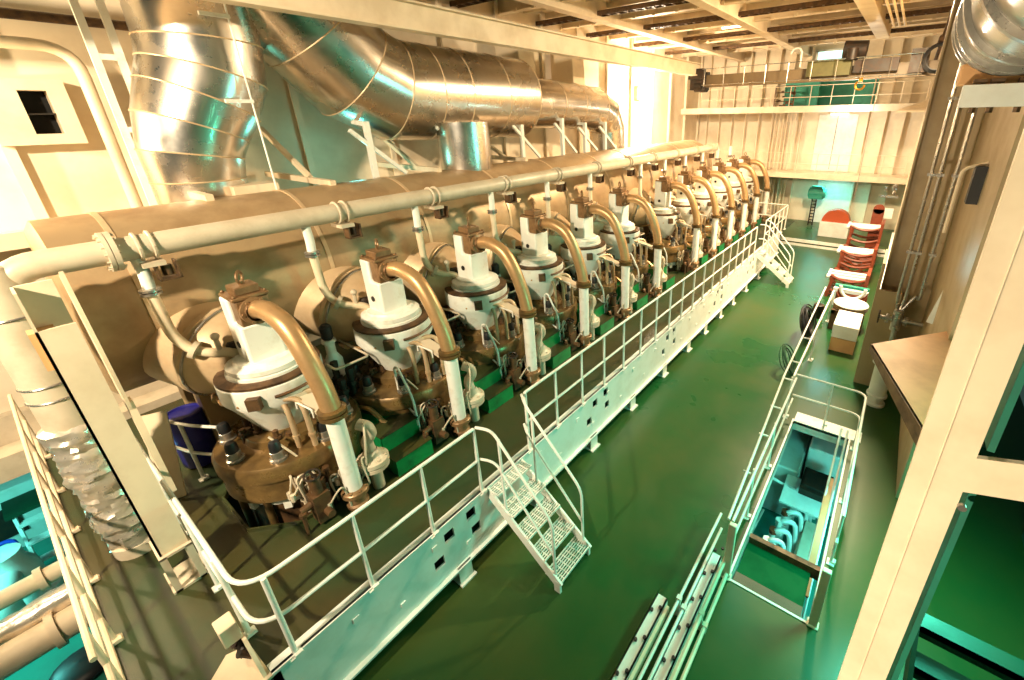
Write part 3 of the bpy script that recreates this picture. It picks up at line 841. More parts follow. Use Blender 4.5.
for i, y in enumerate((5.0, 7.0, 9.4, 11.2, 12.4, 13.6)):
    t = thing('duct_support', 'white strut frame holding the large duct, %s from the near end' % ORD[i], 'support', (-8.9, y, 4.9), 'duct supports')
    h = 6.0 if i < 4 else 5.85
    b = MB(); b.bx(-8.95, -8.85, y - .05, y + .05, 4.8, h); b.build('upright', 'white', t)
    b = MB(); b.bar((-8.9, y, h - .05), (-9.4, y + .02, h), .08, .08); b.bar((-8.9, y - .35, h - .15), (-8.9, y + .7, 4.95), .07, .07, up=(1, 0, 0)); b.build('brace', 'white', t)
for i, y in enumerate((2.1, 3.9, 6.2, 9.0)):
    b = MB(); b.bar((-8.4, y, 4.98), (-10.9, y - .1, 5.02), .1, .1); b.bar((-9.2, y, 5.0), (-10.9, y, 5.9), .08, .08)
    tag(b.build('wall_strut', 'cream'), 'cream strut from wall to the lagged drum top, %s from the near end' % ORD[i], 'support', 'wall struts')
# trunks hanging behind the ducts
for i, (y, z) in enumerate(((10.6, 7.3), (13.2, 7.2))):
    b = MB(); b.prism([(-10.9, y, z - .55), (-10.9, y, z + .9), (-10.0, y, z + 1.2), (-9.9, y, z - .2)], (0, .7, 0))
    tag(b.build('air_trunk', 'cream', bevel=.03), 'tapered cream air trunk above the shiny duct, %s from the camera' % ('nearer' if i == 0 else 'farther'), 'air trunk', 'air trunks')

# vertical ladder, bent pipe and vent box at the left wall
t = thing('wall_ladder', 'tall white vertical ladder in front of the shiny kinked duct', 'ladder', (-10, 1.85, 4.6))
for y in (1.75, 2.02):
    b = MB(); b.bar((-10, y, 4.55), (-10, y, 9.2), .09, .07, up=(1, 0, 0)); b.build('stile', 'white', t)
for k in range(5):
    b = MB(); b.bx(-10.03, -9.97, 1.77, 2.0, 4.9 + k * 1.0, 4.98 + k * 1.0); b.build('rung', 'white', t)
b = MB(); b.tube(fillet([(-10.6, -4, 7.1), (-10.6, 1.65, 7.1), (-10.6, 1.65, 4.5)], .4, 6), .08, 12)
tag(b.build('bent_pipe', 'cream'), 'cream pipe bending down the left wall beside the vent box', 'pipe')
b = MB(); b.tube([(-10.9, -4, 7.5), (-10.9, 3.8, 7.5)], .07, 10); tag(b.build('wall_pipe', 'dirty_brown'), 'dark brown pipe along the top of the left wall', 'pipe')
t = thing('vent_box', 'cream vent box with dark opening on the left wall', 'vent', (-11, 1.1, 5.9))
b = MB()
b.bx(-11.1, -10.75, .55, .93, 5.75, 6.65); b.bx(-11.1, -10.75, 1.22, 1.42, 5.75, 6.65); b.bx(-11.1, -10.75, .93, 1.22, 6.5, 6.65); b.bx(-11.1, -10.75, .93, 1.22, 5.75, 5.9)
b.build('housing', 'cream', t)
b = MB(); b.bx(-11.08, -11.05, .93, 1.22, 5.9, 6.5); b.build('opening', 'hole', t)
b = MB(); b.bx(-11.05, -10.78, .93, 1.22, 6.17, 6.19); b.build('louvre', 'dark_iron', t)
# thin hanging rope with cross pieces between the ducts
t = thing('hanging_rod', 'thin rod with cross pieces hanging between the two shiny ducts', 'rod', (-8.6, 3.3, 4.9))
MB().cyl((-8.7, 3.1, 4.9), (-8.7, 3.1, 8.0), .014, n=6).build('rod', 'white', t)
for z in (6.3, 7.45): MB().bx(-8.73, -8.67, 2.75, 3.12, z, z + .05).build('cross_piece', 'white', t)
b = MB(); b.bx(-9.3, -8.85, 2.55, 3.2, 4.9, 5.05); tag(b.build('pad', 'cream'), 'small cream block on lagged drum at the foot of the kinked duct', 'block')

# ------------------------------------------------------------------ overhead crane
b = MB(); b.bx(-8.03, -7.97, -4, 19.4, 7.56, 8.0); b.bx(-8.14, -7.86, -4, 19.4, 7.53, 7.57); b.bx(-8.14, -7.86, -4, 19.4, 7.97, 8.0)
tag(b.build('crane_rail', 'cream'), 'long cream crane rail girder crossing above the shiny ducts', 'beam')
t = thing('overhead_crane', 'brown overhead crane bridge spanning the hall below the ceiling', 'crane', (-4, 19.5, 7.1))
b = MB(); b.bx(-7.6, .3, 19.35, 19.6, 7.15, 7.55); b.bx(-7.6, .3, 19.25, 19.7, 7.1, 7.16); b.build('bridge_beam', 'crane', t)
b = MB(); b.bx(-8.25, -7.6, 19.0, 20.0, 7.4, 7.6); b.bx(-8.2, -7.65, 19.1, 19.4, 7.0, 7.8); b.bx(-8.2, -7.65, 19.6, 19.9, 7.0, 7.7)
b.cyl((-8.0, 19.2, 7.1), (-7.7, 19.2, 7.1), .18, n=14); b.cyl((-8.0, 19.8, 7.1), (-7.7, 19.8, 7.1), .18, n=14); b.build('end_carriage', 'dark_iron', t)
b = MB(); b.bx(-3.7, -2.3, 19.1, 19.5, 7.25, 7.75); b.build('trolley', 'crane_olive', t)
b = MB(); b.cyl((-2.6, 19.2, 8.05), (-1.9, 19.2, 8.0), .28, n=20); b.cyl((-2.3, 19.0, 8.05), (-2.3, 19.0, 7.7), .2, n=16); b.bx(-2.2, -.9, 19.1, 19.5, 7.3, 7.7); b.bx(-.6, -.1, 19.0, 19.4, 7.2, 7.9); b.build('hoist_motor', 'dark_iron', t)
b = MB()
for z in (7.15, 7.75): b.tube([(-7.6, 18.9, z), (-.2, 18.9, z)], .018, 6)
for k in range(10): b.cyl((-7.5 + k * .8, 18.9, 7.1), (-7.5 + k * .8, 18.9, 7.75), .014, n=6)
b.build('walkway_rail', 'steel', t)
b = MB(); b.torus((-4.15, 19.2, 8.05), (0, 1, 0), .18, .035, 14, 8, PI * 1.0, PI * 2.2); b.cyl((-3.97, 19.2, 7.6), (-3.97, 19.2, 8.05), .035, n=8); b.build('cable_guide', 'white', t)
b = MB(); b.torus((-1.9, 19.1, 6.9), (0, 1, 0), .14, .035, 14, 8, 0, PI * 1.3); b.bx(-1.96, -1.84, 19.05, 19.2, 7.0, 7.15); b.build('hook', 'brass', t)
b = MB()
for k in range(5): b.torus((.15, 18.6 + k * .03, 7.55), (.2, 1, .1), .34 + .02 * k, .022, 20, 6)
tag(b.build('cable_coil', 'rubber'), 'black cable coil hanging at the right end of the crane bridge', 'cable')
b = MB(); b.cyl((-1.35, 19.2, 3.1), (-1.35, 19.2, 7.2), .012, n=6); tag(b.build('hoist_wire', 'steel'), 'thin steel wire hanging from the crane in front of the galleries', 'wire')

# ------------------------------------------------------------------ floodlight at the far left and tube lights
t = thing('floodlight', 'glaring floodlight high at the far end of the left wall', 'lamp', (-10.7, 19.4, 7.0))
b = MB(); b.bx(-11.1, -10.75, 19.2, 19.8, 6.75, 7.25); b.build('housing', 'cream', t)
b = MB(); b.bx(-10.75, -10.73, 19.24, 19.76, 6.8, 7.2); b.build('lens', 'lens', t)
for i, (x0, x1, y, z, m) in enumerate(((-3.6, -2.3, 26.6, 2.95, 'tube_light'), (-5.6, -4.6, 12.4, 9.05, 'warm_tube'), (-6.8, -5.8, 18.4, 9.06, 'warm_tube'))):
    t = thing('tube_lamp', ['cyan white tube lamp under the lower gallery by the white door', 'warm tube lamp on the ceiling nearer to camera', 'warm tube lamp on the ceiling farther away above the crane'][i], 'lamp', (x0, y, z))
    b = MB(); b.bx(x0, x1, y - .1, y + .1, z, z + .06); b.build('housing', 'white', t)
    b = MB(); b.cyl((x0 + .05, y, z - .03), (x1 - .05, y, z - .03), .03, n=10); b.build('tube', m, t)
t = thing('tube_lamp', 'bright white lamp above the white door on upper storey', 'lamp', (-3.4, 27.2, 5.9))
b = MB(); b.bx(-3.8, -2.9, 27.1, 27.3, 5.98, 6.05); b.build('housing', 'white', t)
b = MB(); b.cyl((-3.75, 27.15, 5.95), (-2.95, 27.15, 5.95), .03, n=10); b.build('tube', 'warm_tube', t)

# ------------------------------------------------------------------ galleries' railings and back clutter
t = thing('gallery_rail', 'thin cream railing of the lower back gallery in front of the white door', 'railing', (-3, 24.95, 3.2))
for k in range(11): post(t, (-9.2 + k * .92, 24.95, 3.1), 1.05, .018, False, 'cream')
for z in (4.15, 3.65): rail(t, [(-9.2, 24.95, z), (.0, 24.95, z)], .016, 'cream')
t = thing('gallery_rail', 'thin cream railing of the upper back gallery behind the crane bridge', 'railing', (-3, 24.95, 6.3))
for k in range(12): post(t, (-10 + k * .92, 24.95, 6.2), 1.05, .018, False, 'cream')
for z in (7.25, 6.75): rail(t, [(-10, 24.95, z), (.1, 24.95, z)], .016, 'cream')
for k in range(7):
    x = -6.6 + k * .2
    b = MB(); b.cyl((x, 26.9, .3), (x, 26.9, 6.1), .03, n=8)
    tag(b.build('wall_pipe', 'cream'), 'cream vertical pipe on the back wall, %s from the left of its bank' % ORD[k], 'pipe', 'pipes on the back wall')
t = thing('rocker_stand', 'teal machine head on a dark lattice post by the back wall', 'machine', (-3.7, 26.3, .3))
b = MB(); b.bx(-4.0, -3.3, 26.1, 26.6, 1.75, 2.35); b.cyl((-4.05, 26.3, 2.05), (-3.2, 26.3, 2.05), .22, n=14); b.bx(-3.9, -3.4, 26.05, 26.2, 2.3, 2.45); b.build('head', 'teal_paint', t, bevel=.03)
b = MB()
for x in (-3.8, -3.6): b.bx(x - .03, x + .03, 26.3, 26.36, .3, 1.8)
for k in range(8): b.bx(-3.8, -3.6, 26.3, 26.34, .4 + k * .17, .45 + k * .17)
b.build('lattice_post', 'dark_iron', t)
b = MB(); b.bx(-2.95, -1.65, 24.0, 24.8, .3, 1.02)
tag(b.build('chest', 'white_clean', bevel=.02), 'white chest standing on the step at the back', 'chest')
b = MB(); b.lathe([(0, 0), (.62, 0), (.62, .5), (0, .5)], (-2.3, 24.2, 1.02), axis=(0, 1, 0), n=24, a0=0, a1=2 * PI)
b.v = [Vector((p.x, p.y, max(p.z, 1.025))) for p in b.v]
tag(b.build('half_disc', 'orange_bright'), 'orange half disc casing resting on the white chest', 'casing')
b = MB(); b.bx(-5.9, -4.3, 25.9, 26.1, 6.2, 7.9)
for k in range(4): b.bx(-5.9, -4.3, 25.85, 25.9, 6.4 + k * .4, 6.45 + k * .4)
tag(b.build('panel', 'teal_paint'), 'teal panel standing on the upper gallery behind the crane', 'panel')
b = MB(); rr = random.Random(4)
for k in range(12):
    x, z = -6.1 + rr.random() * .8, 6.25 + rr.random() * .8
    b.bx(x, x + .12, 25.3, 25.45, z, z + .1)
for x in (-6.2, -5.3): b.bx(x - .03, x + .03, 25.3, 25.36, 6.2, 7.3)
for z in (6.6, 7.0, 7.3): b.bx(-6.2, -5.3, 25.3, 25.36, z - .02, z + .02)
tag(b.build('valve_rack', 'dirty_brown'), 'rack of small brown fittings on the upper gallery left of the teal panel', 'rack')

# ------------------------------------------------------------------ right side: racks of spares along the wall
def saddle_rack(y, z_top, label, w=1.1):
    t = thing('saddle_rack', label, 'rack', (-.85, y, 0))
    for yy in (y - .45, y + .45):
        b = MB()
        b.bar((-1.4, yy, 0), (-1.3, yy, z_top - .25), .1, .09, up=(0, 1, 0)); b.bar((-.3, yy, 0), (-.28, yy, z_top), .1, .09, up=(0, 1, 0))
        n = max(2, int(z_top / .45))
        for q in range(n):
            z = .15 + q * (z_top - .45) / max(1, n - 1)
            b.tube(smooth_path([(-1.38, yy, z + .14), (-1.1, yy, z + .04), (-.82, yy, z), (-.55, yy, z + .04), (-.3, yy, z + .14)], 4), .05, 6)
        b.bar((-1.35, yy, .1), (-.35, yy, min(.7, z_top - .3)), .05, .06, up=(0, 1, 0)); b.bar((-1.35, yy, min(.7, z_top - .3)), (-.35, yy, .1), .05, .06, up=(0, 1, 0))
        b.build('saddle_frame', 'orange', t)
    for x, z in ((-1.4, .15), (-.3, .15), (-1.33, z_top - .28), (-.28, z_top - .02)):
        b = MB(); b.bx(x - .05, x + .05, y - .5, y + .5, z - .05, z + .05); b.build('tie_bar', 'orange', t)
    return t


saddle_rack(16.9, .95, 'low orange saddle rack nearest the camera beside the pale partition')
saddle_rack(18.9, 1.35, 'orange saddle rack in the middle of the row along the partition')
saddle_rack(20.9, 1.9, 'tallest orange saddle rack nearest to the back step')
b = MB(); b.bx(-.75, -.35, 21.5, 21.6, 0, 2.3); b.lathe([(0, 0), (.2, 0), (.2, .1), (0, .1)], (-.55, 21.5, 2.3), axis=(0, 1, 0), n=18)
tag(b.build('orange_post', 'orange'), 'orange upright plate with rounded top behind the racks', 'post')
k = 0
for y, zz in ((16.9, .72), (18.9, 1.12), (20.9, 1.66)):
    for j in range(3):
        yy = y - .35 + j * .32
        b = MB(); b.cyl((-1.45, yy, zz + .05 * 0), (-.35, yy, zz + .02), .055, n=10); b.cyl((-1.5, yy, zz), (-1.42, yy, zz), .085, n=10)
        tag(b.build('spare_rod', 'white_clean'), 'pale spare rod on the %s orange saddle rack, %s from the camera' % (['nearest', 'middle', 'tallest'][k], ORD[j]), 'rod', 'spare rods on the racks')
    k += 1
b = MB(); b.bx(.12, .18, 12.6, 21.4, 0, 1.4); b.bx(.09, .21, 12.6, 21.4, 1.38, 1.44)
tag(b.build('partition', 'white_clean'), 'long low pale partition running behind the orange racks', 'partition')
t = thing('storage_box', 'pale box with tan front near the lower end of partition', 'box', (-.45, 12.9, 0))
b = MB(); b.bx(-.72, -.14, 12.3, 13.4, 0, .38); b.build('lower_box', 'tan', t)
b = MB(); b.bx(-.73, -.13, 12.28, 13.42, .4, .78); b.build('upper_box', 'white_clean', t, bevel=.015)
t = thing('spare_ring', 'round pale ring stack lying on cradle behind the storage box', 'ring', (-.5, 14.1, .6))
for z in (.62, .68, .74): MB().lathe([(.0 if z > .7 else .28, z), (.44, z), (.46, z + .025), (.44, z + .05), (.38, z + .055), (.36, z + .04), (.0 if z > .7 else .28, z + .04)], (-.5, 14.1, 0), n=30).build('ring', 'white' if z > .7 else 'oily', t)
b = MB(); b.bx(-.95, -.1, 13.7, 13.8, .0, .62); b.bx(-.95, -.1, 14.4, 14.5, .0, .62); b.bx(-.95, -.85, 13.7, 14.5, .5, .6); tag(b.build('cradle', 'dirty_brown'), 'dark low cradle carrying the round ring stack', 'cradle')
t = thing('ring_cradle', 'orange cradle with a pale half ring next to the ring stack', 'cradle', (-.55, 15.2, 0))
b = MB()
for yy in (14.95, 15.35): b.prism([(-1.0, yy, .3), (-1.0, yy, .75), (-.9, yy, .6), (-.7, yy, .48), (-.4, yy, .48), (-.22, yy, .6), (-.15, yy, .75), (-.15, yy, .3)], (0, .06, 0)); b.bx(-.95, -.87, yy, yy + .06, 0, .3); b.bx(-.3, -.22, yy, yy + .06, 0, .3)
b.build('saddle', 'orange', t)
b = MB(); b.torus((-.58, 15.2, .86), (0, 1, 0), .34, .05, 18, 8, -.1, PI + .1); b.build('half_ring', 'white', t)
for i, y in enumerate((15.75, 16.15)):
    b = MB(); b.bx(-1.15, -.15, y - .07, y + .07, .5, .62); b.bx(-1.1, -1.0, y - .06, y + .06, 0, .5); b.bx(-.3, -.2, y - .06, y + .06, 0, .5)
    tag(b.build('bench', 'teal_paint' if i else 'white_clean'), ['pale narrow bench just beyond the half ring', 'teal grey narrow bench right before the nearest orange rack'][i], 'bench')
b = MB(); b.bx(-.55, -.05, 21.8, 22.3, 1.9, 2.25); b.cyl((-.6, 22, 2.05), (-.75, 22, 2.05), .12, n=12); b.bx(-.35, -.3, 22, 22.1, 0, 1.9)
tag(b.build('pump_head', 'white'), 'white machine head on a post by the far right corner', 'machine')
t = thing('wall_bracket', 'small steel fittings hanging below the lower gallery corner', 'fitting', (-.4, 23.5, 2.5))
rr = random.Random(6); b = MB()
for k in range(9):
    q = Vector((-.7 + rr.random() * .7, 23.4 + rr.random() * .2, 2.35 + rr.random() * .6)); b.cyl(q, q + Vector((rr.uniform(-.1, .1), 0, rr.uniform(.1, .25))), .06, n=10)
b.bx(-.7, .0, 23.5, 23.55, 2.5, 2.6); b.build('fittings', 'steel', t)
# hose coil and small can at the guard rail
b = MB(); rr = random.Random(9)
for k in range(14): b.torus((-1.42 + rr.uniform(-.07, .07), 12.7 + rr.uniform(-.12, .12), .5 + rr.uniform(-.05, .05)), (1, rr.uniform(-.3, .3), .4 + rr.uniform(-.2, .2)), .42 + rr.uniform(-.06, .06), .022, 22, 6)
tag(b.build('hose_coil', 'rubber'), 'black coiled hose hanging on the guard rail of stair opening', 'hose')
b = MB()
for k in range(6): b.torus((-1.42 + rr.uniform(-.06, .06), 10.6 + rr.uniform(-.1, .1), .3), (1, rr.uniform(-.3, .3), .5), .34 + rr.uniform(-.04, .04), .012, 20, 6)
tag(b.build('cable_coil', 'dark_green'), 'thin greenish cable coil below the black hose', 'cable')
b = MB(); b.lathe([(0, 0), (.16, 0), (.16, .42), (.12, .45), (0, .45)], (-1.35, 14.4, 0), n=18); tag(b.build('bucket', 'dark_iron'), 'dark can standing past the end of guard rail', 'can')
# panel stub, bracket plate and pump by the right wall
b = MB(); b.bx(.02, .08, 10.9, 12.2, 0, 3.0); b.bx(.08, .5, 10.9, 10.96, 0, 2.4); tag(b.build('tan_panel', 'wall_tan'), 'tall tan steel panel end beside the storage box', 'panel')
t = thing('vertical_pump', 'white flanged pipe standing on the floor under the tan triangular plate', 'pipe', (.5, 10.2, 0))
MB().lathe([(.0, 0), (.2, 0), (.2, .05), (.15, .07), (.15, .2), (.2, .22), (.2, .27), (.17, .28), (.17, 1.0), (.23, 1.02), (.23, 1.1), (.12, 1.12), (.0, 1.12)], (.5, 10.2, 0), n=22).build('barrel', 'white_clean', t)
MB().cyl((.5, 10.2, 1.1), (.5, 10.2, 1.9), .05, n=12).build('spindle', 'steel', t)
t = thing('pipe_valve', 'steel valve with short branches on the thin pipes at the right wall', 'valve', (.5, 10.4, 1.9))
b = MB(); b.cyl((.5, 10.4, 1.75), (.5, 10.4, 2.2), .09, n=12); b.cyl((.2, 10.4, 1.98), (.95, 10.4, 1.98), .045, n=10); b.cyl((.3, 10.4, 1.98), (.36, 10.4, 1.98), .1, n=12); b.cyl((.62, 10.4, 1.98), (.68, 10.4, 1.98), .1, n=12); b.build('body', 'steel', t)
b = MB(); b.torus((.18, 10.4, 1.98), (1, 0, 0), .13, .018, 16, 6); b.bar((.18, 10.28, 1.98), (.18, 10.52, 1.98), .02, .02); b.build('handwheel', 'dark_iron', t)
for i, (x, dz) in enumerate(((.42, 0), (.55, .1), (.78, .3))):
    b = MB(); b.tube(smooth_path([(x, 10.5, 9.2), (x, 10.5, 3.2), (x, 10.5, 2.5), (x - .02 + .06 * (1 - i), 10.5, 2.2 + dz), (.5, 10.45, 2.1)], 5), .03, 8)
    for z in (3.4, 4.9, 6.2): b.bx(x - .06, x + .06, 10.44, 10.56, z, z + .05)
    tag(b.build('wall_pipe', 'steel'), 'thin steel pipe running up the right wall, %s from the left' % ORD[i], 'pipe', 'thin pipes at the right wall')
t = thing('bracket_plate', 'tan triangular knee plate jutting out behind the cream column', 'bracket', (.6, 6.5, 3.0))
tri = [(.1, 6.65, 3.0), (1.0, 7.72, 3.0), (1.1, 7.7, 3.0), (.78, 4.6, 3.0), (.69, 4.9, 3.0)]
MB().prism(tri, (0, 0, -.03)).build('plate', 'tan', t)
b = MB(); b.prism([(.1, 6.65, 3.0), (.78, 4.6, 3.0), (.78, 4.6, 2.76), (.1, 6.65, 2.9)], (.03, .01, 0)); b.build('flange', 'dirty_brown', t)
b = MB(); b.bx(.86, 1.0, 8.75, 9.0, 4.7, 5.25); tag(b.build('wall_box', 'black'), 'black box fixed to the tan wall right of thin pipes', 'box')
b = MB(); b.tube(fillet([(.72, 8.9, 4.2), (.72, 8.9, 5.2), (1.0, 8.9, 5.3)], .1, 4), .025, 8); tag(b.build('grab_bar', 'cream'), 'bent cream grab bar around the black wall box', 'bar')
b = MB(); b.prism([(.9, 9.5, 2.4), (1.0, 9.5, 3.05), (1.4, 9.5, 2.5), (1.4, 9.5, 2.3)], (0, .05, 0)); tag(b.build('wall_plate', 'white_clean'), 'pale square plate on the wall above the triangular knee plate', 'plate')

# near column with cut-outs
t = thing('web_column', 'large cream column with cut-outs standing nearest the camera on the right', 'column', (.5, 2.5, 0))
b = MB(); b.bx(.352, .585, 2.47, 2.5, 0, 9.3); b.prism([(.585, 2.47, 4.2), (.585, 2.47, 4.42), (2.6, 2.47, 5.0), (2.6, 2.47, 4.8)], (0, .03, 0)); b.bx(.585, 2.6, 2.47, 2.5, 6.6, 6.9); b.bx(.45, .454, 2.466, 2.47, 0, 9.3); b.build('web_plate', 'cream', t)
b = MB(); b.bx(.62, .65, 2.52, 3.1, 0, 4.18); b.bx(.62, .65, 2.52, 2.9, 4.45, 9.3); b.build('back_flange', 'teal_wall', t)
b = MB(); b.cyl((.6, 2.46, 4.12), (.6, 2.44, 4.12), .02, n=10); b.build('bolt', 'steel', t)
w = MB(); w.bx(2.6, 2.7, -4, 7.6, -.05, 9.3); struct(w, 'wall_side', 'teal_wall')
t = thing('slat_rack', 'dark green slatted steps seen through the lower cut-out of cream column', 'steps', (1.6, 4, 0))
for k in range(5):
    b = MB(); b.bx(1.05, 2.5, 2.9 + k * .3, 3.1 + k * .3, .4 + k * .2, .45 + k * .2); b.bx(1.05, 2.5, 2.9 + k * .3, 2.93 + k * .3, .33 + k * .2, .45 + k * .2); b.build('slat', 'dark_green', t)
b = MB(); b.bar((2.52, 2.8, .3), (2.52, 4.4, 1.4), .04, .2); b.build('stringer', 'dark_green', t)
b = MB(); b.bar((1.03, 2.8, .3), (1.03, 4.4, 1.4), .04, .2); b.build('stringer', 'dark_green', t)

# shiny elbow duct at the upper right
t = thing('side_duct', 'shiny ringed duct at the upper right corner above the white cross beam', 'duct', (.82, 3, 6.9))
DC = (.62, 6.3, 6.84)
MB().lathe([(.0, .12), (.42, .12), (.475, .06), (.48, 0), (.48, -3.7)], DC, axis=(0, 1, 0), n=44).build('cladding', 'cladding', t)
for q in (.02, -.32, -.7, -1.5, -2.6):
    MB().lathe([(.475, -.05), (.52, -.05), (.525, 0), (.52, .05), (.475, .05)], (DC[0], DC[1] + q, DC[2]), axis=(0, 1, 0), n=44).build('ring_joint', 'steel', t)
MB().bx(.25, 1.0, 6.12, 6.36, 6.25, 6.45).build('saddle_box', 'tan', t, bevel=.02)
b = MB(); b.bx(.3, 2.6, 5.9, 6.1, 6.05, 6.25); tag(b.build('duct_bearer', 'white_clean'), 'white cross beam below the shiny elbow duct', 'beam')
for i, x in enumerate((.42, .55, .75)):
    b = MB(); b.nut((x, 6.0, 6.0), (0, 0, 1), .03, .3); b.bx(x - .05, x + .05, 5.95, 6.05, 6.26, 6.3); tag(b.build('hanger_bolt', 'dirty_brown'), 'dark hanger bolt through the white cross beam, %s from the left' % ORD[i], 'bolt', 'hanger bolts')
b = MB(); b.prism([(-.75, 22.6, 6.1), (.35, 22.6, 6.5), (.35, 22.6, 6.0), (-.2, 22.6, 6.0)], (0, .05, 0)); b.bx(-.75, .3, 22.3, 23.2, 6.0, 6.06)
tag(b.build('gusset', 'cream'), 'cream gusset at the corner of the upper gallery', 'bracket')
b = MB(); b.tube([(.2, 17, 8.9), (.05, 20.5, 7.3)], .05, 8); b.cyl((.12, 18.6, 8.1), (.1, 19, 7.95), .1, n=10); tag(b.build('slanted_pipe', 'dirty_brown'), 'brown slanted pipe with couplings at the right end of the crane', 'pipe')
for i, x in enumerate((-1.25, -1.1, -.95)):
    b = MB(); b.cyl((x, 8, 8.6), (x, 19.0, 8.6), .035, n=8); tag(b.build('ceiling_pipe', 'cream'), 'cream pipe under the ceiling right of the wide girder, %s from left' % ORD[i], 'pipe', 'ceiling pipes')

# ------------------------------------------------------------------ stair opening with guard rails, landing and stair
t = thing('stair_landing', 'green landing plate with dotted tread just inside the stair opening', 'landing', (-.33, 4.9, -.2))
b = MB(); b.bx(HX0 + .02, HX1 - .1, 4.72, 5.36, -.26, -.2); b.build('landing_plate', 'landing_green', t)
b = MB(); b.bx(HX0 + .02, HX1 - .1, 4.47, 4.72, -.2, -.14); b.build('dotted_tread', 'tread_plate', t)
b = MB(); b.bx(HX0 + .02, HX1, 5.34, 5.42, -.28, -.08); b.build('nosing', 'dirty_brown', t)
t = thing('coaming', 'cream metal edging framing the stair opening', 'edging', (-.33, 6.5, 0))
b = MB(); b.bx(HX0 - .03, HX0, HY0, HY1, -.3, .06); b.bx(HX1, HX1 + .03, HY0, HY1, -.3, .04); b.bx(HX0, HX1, HY0 - .03, HY0, -.25, .012); b.bx(HX0, HX1 + .2, HY1, HY1 + .35, -.2, .02); b.build('edge_plate', 'white', t)
t = thing('guard_rail', 'long double guard rail with rungs along the left of stair opening', 'railing', (-1, 9, 0))
b = MB(); b.tube([(-1.28, 14.5, 1.0), (-1.18, 8.6, 1.0), (-.98, 4.5, 1.0)], .02, 8); b.build('rail', 'white', t)
b = MB(); b.bar((-1.02, 14.2, 1.0), (-1.0, 8.6, 1.0), .035, .10); b.build('flat_bar', 'white', t)
for y in (5.5, 6.5, 7.4, 8.5, 9.3, 10.6): MB().tube([(-1.2 + max(0, (8.5 - y) * .04), y, .98), (-.97, y, .98)], .016, 6).build('rung', 'white', t)
for y in (8.6, 11.4, 14.2): post(t, (-1.02, y, 0), 1.0, .02)
for y in (5.6, 6.9): post(t, (-.95, y, 0), 1.0, .02)
b = MB(); b.tube([(-.95, 8.6, 1.0), (-.92, 4.5, 1.0)], .02, 8); b.tube([(-.95, 8.6, .5), (-.92, 4.6, .5)], .018, 8); b.build('rail', 'white', t)
for x, lab in ((-.9, 'left'), (.22, 'right')):
    b = MB(); b.box((x, 4.46, .5), (.1, .07, 1.0)); b.bx(x - .07, x + .07, 4.4, 4.52, 0, .02)
    tag(b.build('corner_post', 'cream', bevel=.02), 'flat cream post at the near %s corner of stair opening' % lab, 'post')
t = thing('guard_rail', 'white guard rail across the far end and right side of the stair opening', 'railing', (.2, 8.6, 0))
for z in (1.0, .5):
    rail(t, fillet([(-.98, 8.75, z), (.28, 8.75, z), (.28, 5.4, z)], .2, 6), .02)
for x, y in ((-.3, 8.75), (.28, 8.3), (.28, 6.8), (.28, 5.5)): post(t, (x, y, 0), 1.0, .02)
t = thing('stair_handrail', 'sloping pale handrails going down inside the right edge of the stair opening', 'handrail', (.1, 7, -1))
for x in (HX1 - .16, HX1 - .05): MB().tube([(x, 8.4, .3), (x, 5.5, -1.4)], .02, 8).build('bar', 'white', t)
b = MB(); b.bar((.05, 7.6, -.3), (.08, 5.5, -.9), .1, .06); tag(b.build('loose_plank', 'tan'), 'tan plank leaning inside the stair opening', 'plank')
t = thing('lower_machine', 'white pipework and machine visible down through the stair opening', 'machine', (-.4, 7.6, -2.7))
b = MB(); b.bx(-1.3, -.55, 8.6, 10.2, -2.7, -1.3); b.bx(-.5, .4, 9.2, 10.6, -2.7, -1.0); b.build('cabinet', 'white_clean', t, bevel=.03)
b = MB(); b.box((-.35, 8.2, -1.5), (.8, .7, .06), Matrix.Rotation(.25, 3, 'X')); b.build('tilted_panel', 'white_clean', t)
b = MB(); b.bx(-.45, .1, 8.0, 8.7, -1.3, -1.15); b.bx(-.4, .05, 8.1, 8.6, -1.15, -1.1); b.build('cover', 'dark_iron', t)
for k in range(7):
    y = 7.0 + k * .3; x = -.75 + .05 * k
    b = MB(); b.cyl((x, y, -2.7), (x, y, -1.9), .06, n=10); b.cyl((x, y, -2.2), (x, y, -2.14), .11, n=10); b.tube(smooth_path([(x, y, -1.92), (x + .1, y, -1.78), (x + .3, y + .05, -1.85), (x + .36, y + .05, -2.6)], 4), .05, 8); b.build('pipe', 'white_clean', t)
    b = MB(); b.nut((x, y, -1.9), (0, 0, 1), .08, .1); b.build('valve_bonnet', 'orange' if k % 2 else 'white', t)
b = MB(); b.bx(-.25, .05, 6.9, 8.3, -2.7, -2.2); b.bx(-.2, .0, 7.0, 8.2, -2.2, -2.1); b.build('bed', 'greywhite', t)
for k in range(3):
    b = MB(); b.tube([(-1.3 + k * .07, 6.9, -2.4), (-1.2 + k * .07, 8.2, -2.35)], .025, 8); b.build('rail', 'white_clean', t)
b = MB(); b.tube(smooth_path([(-1.4, 8.3, -1.5), (-1.1, 8.2, -1.35), (-.8, 8.3, -1.5), (-.5, 8.2, -1.4)], 4), .03, 8); b.build('hose', 'white_clean', t)

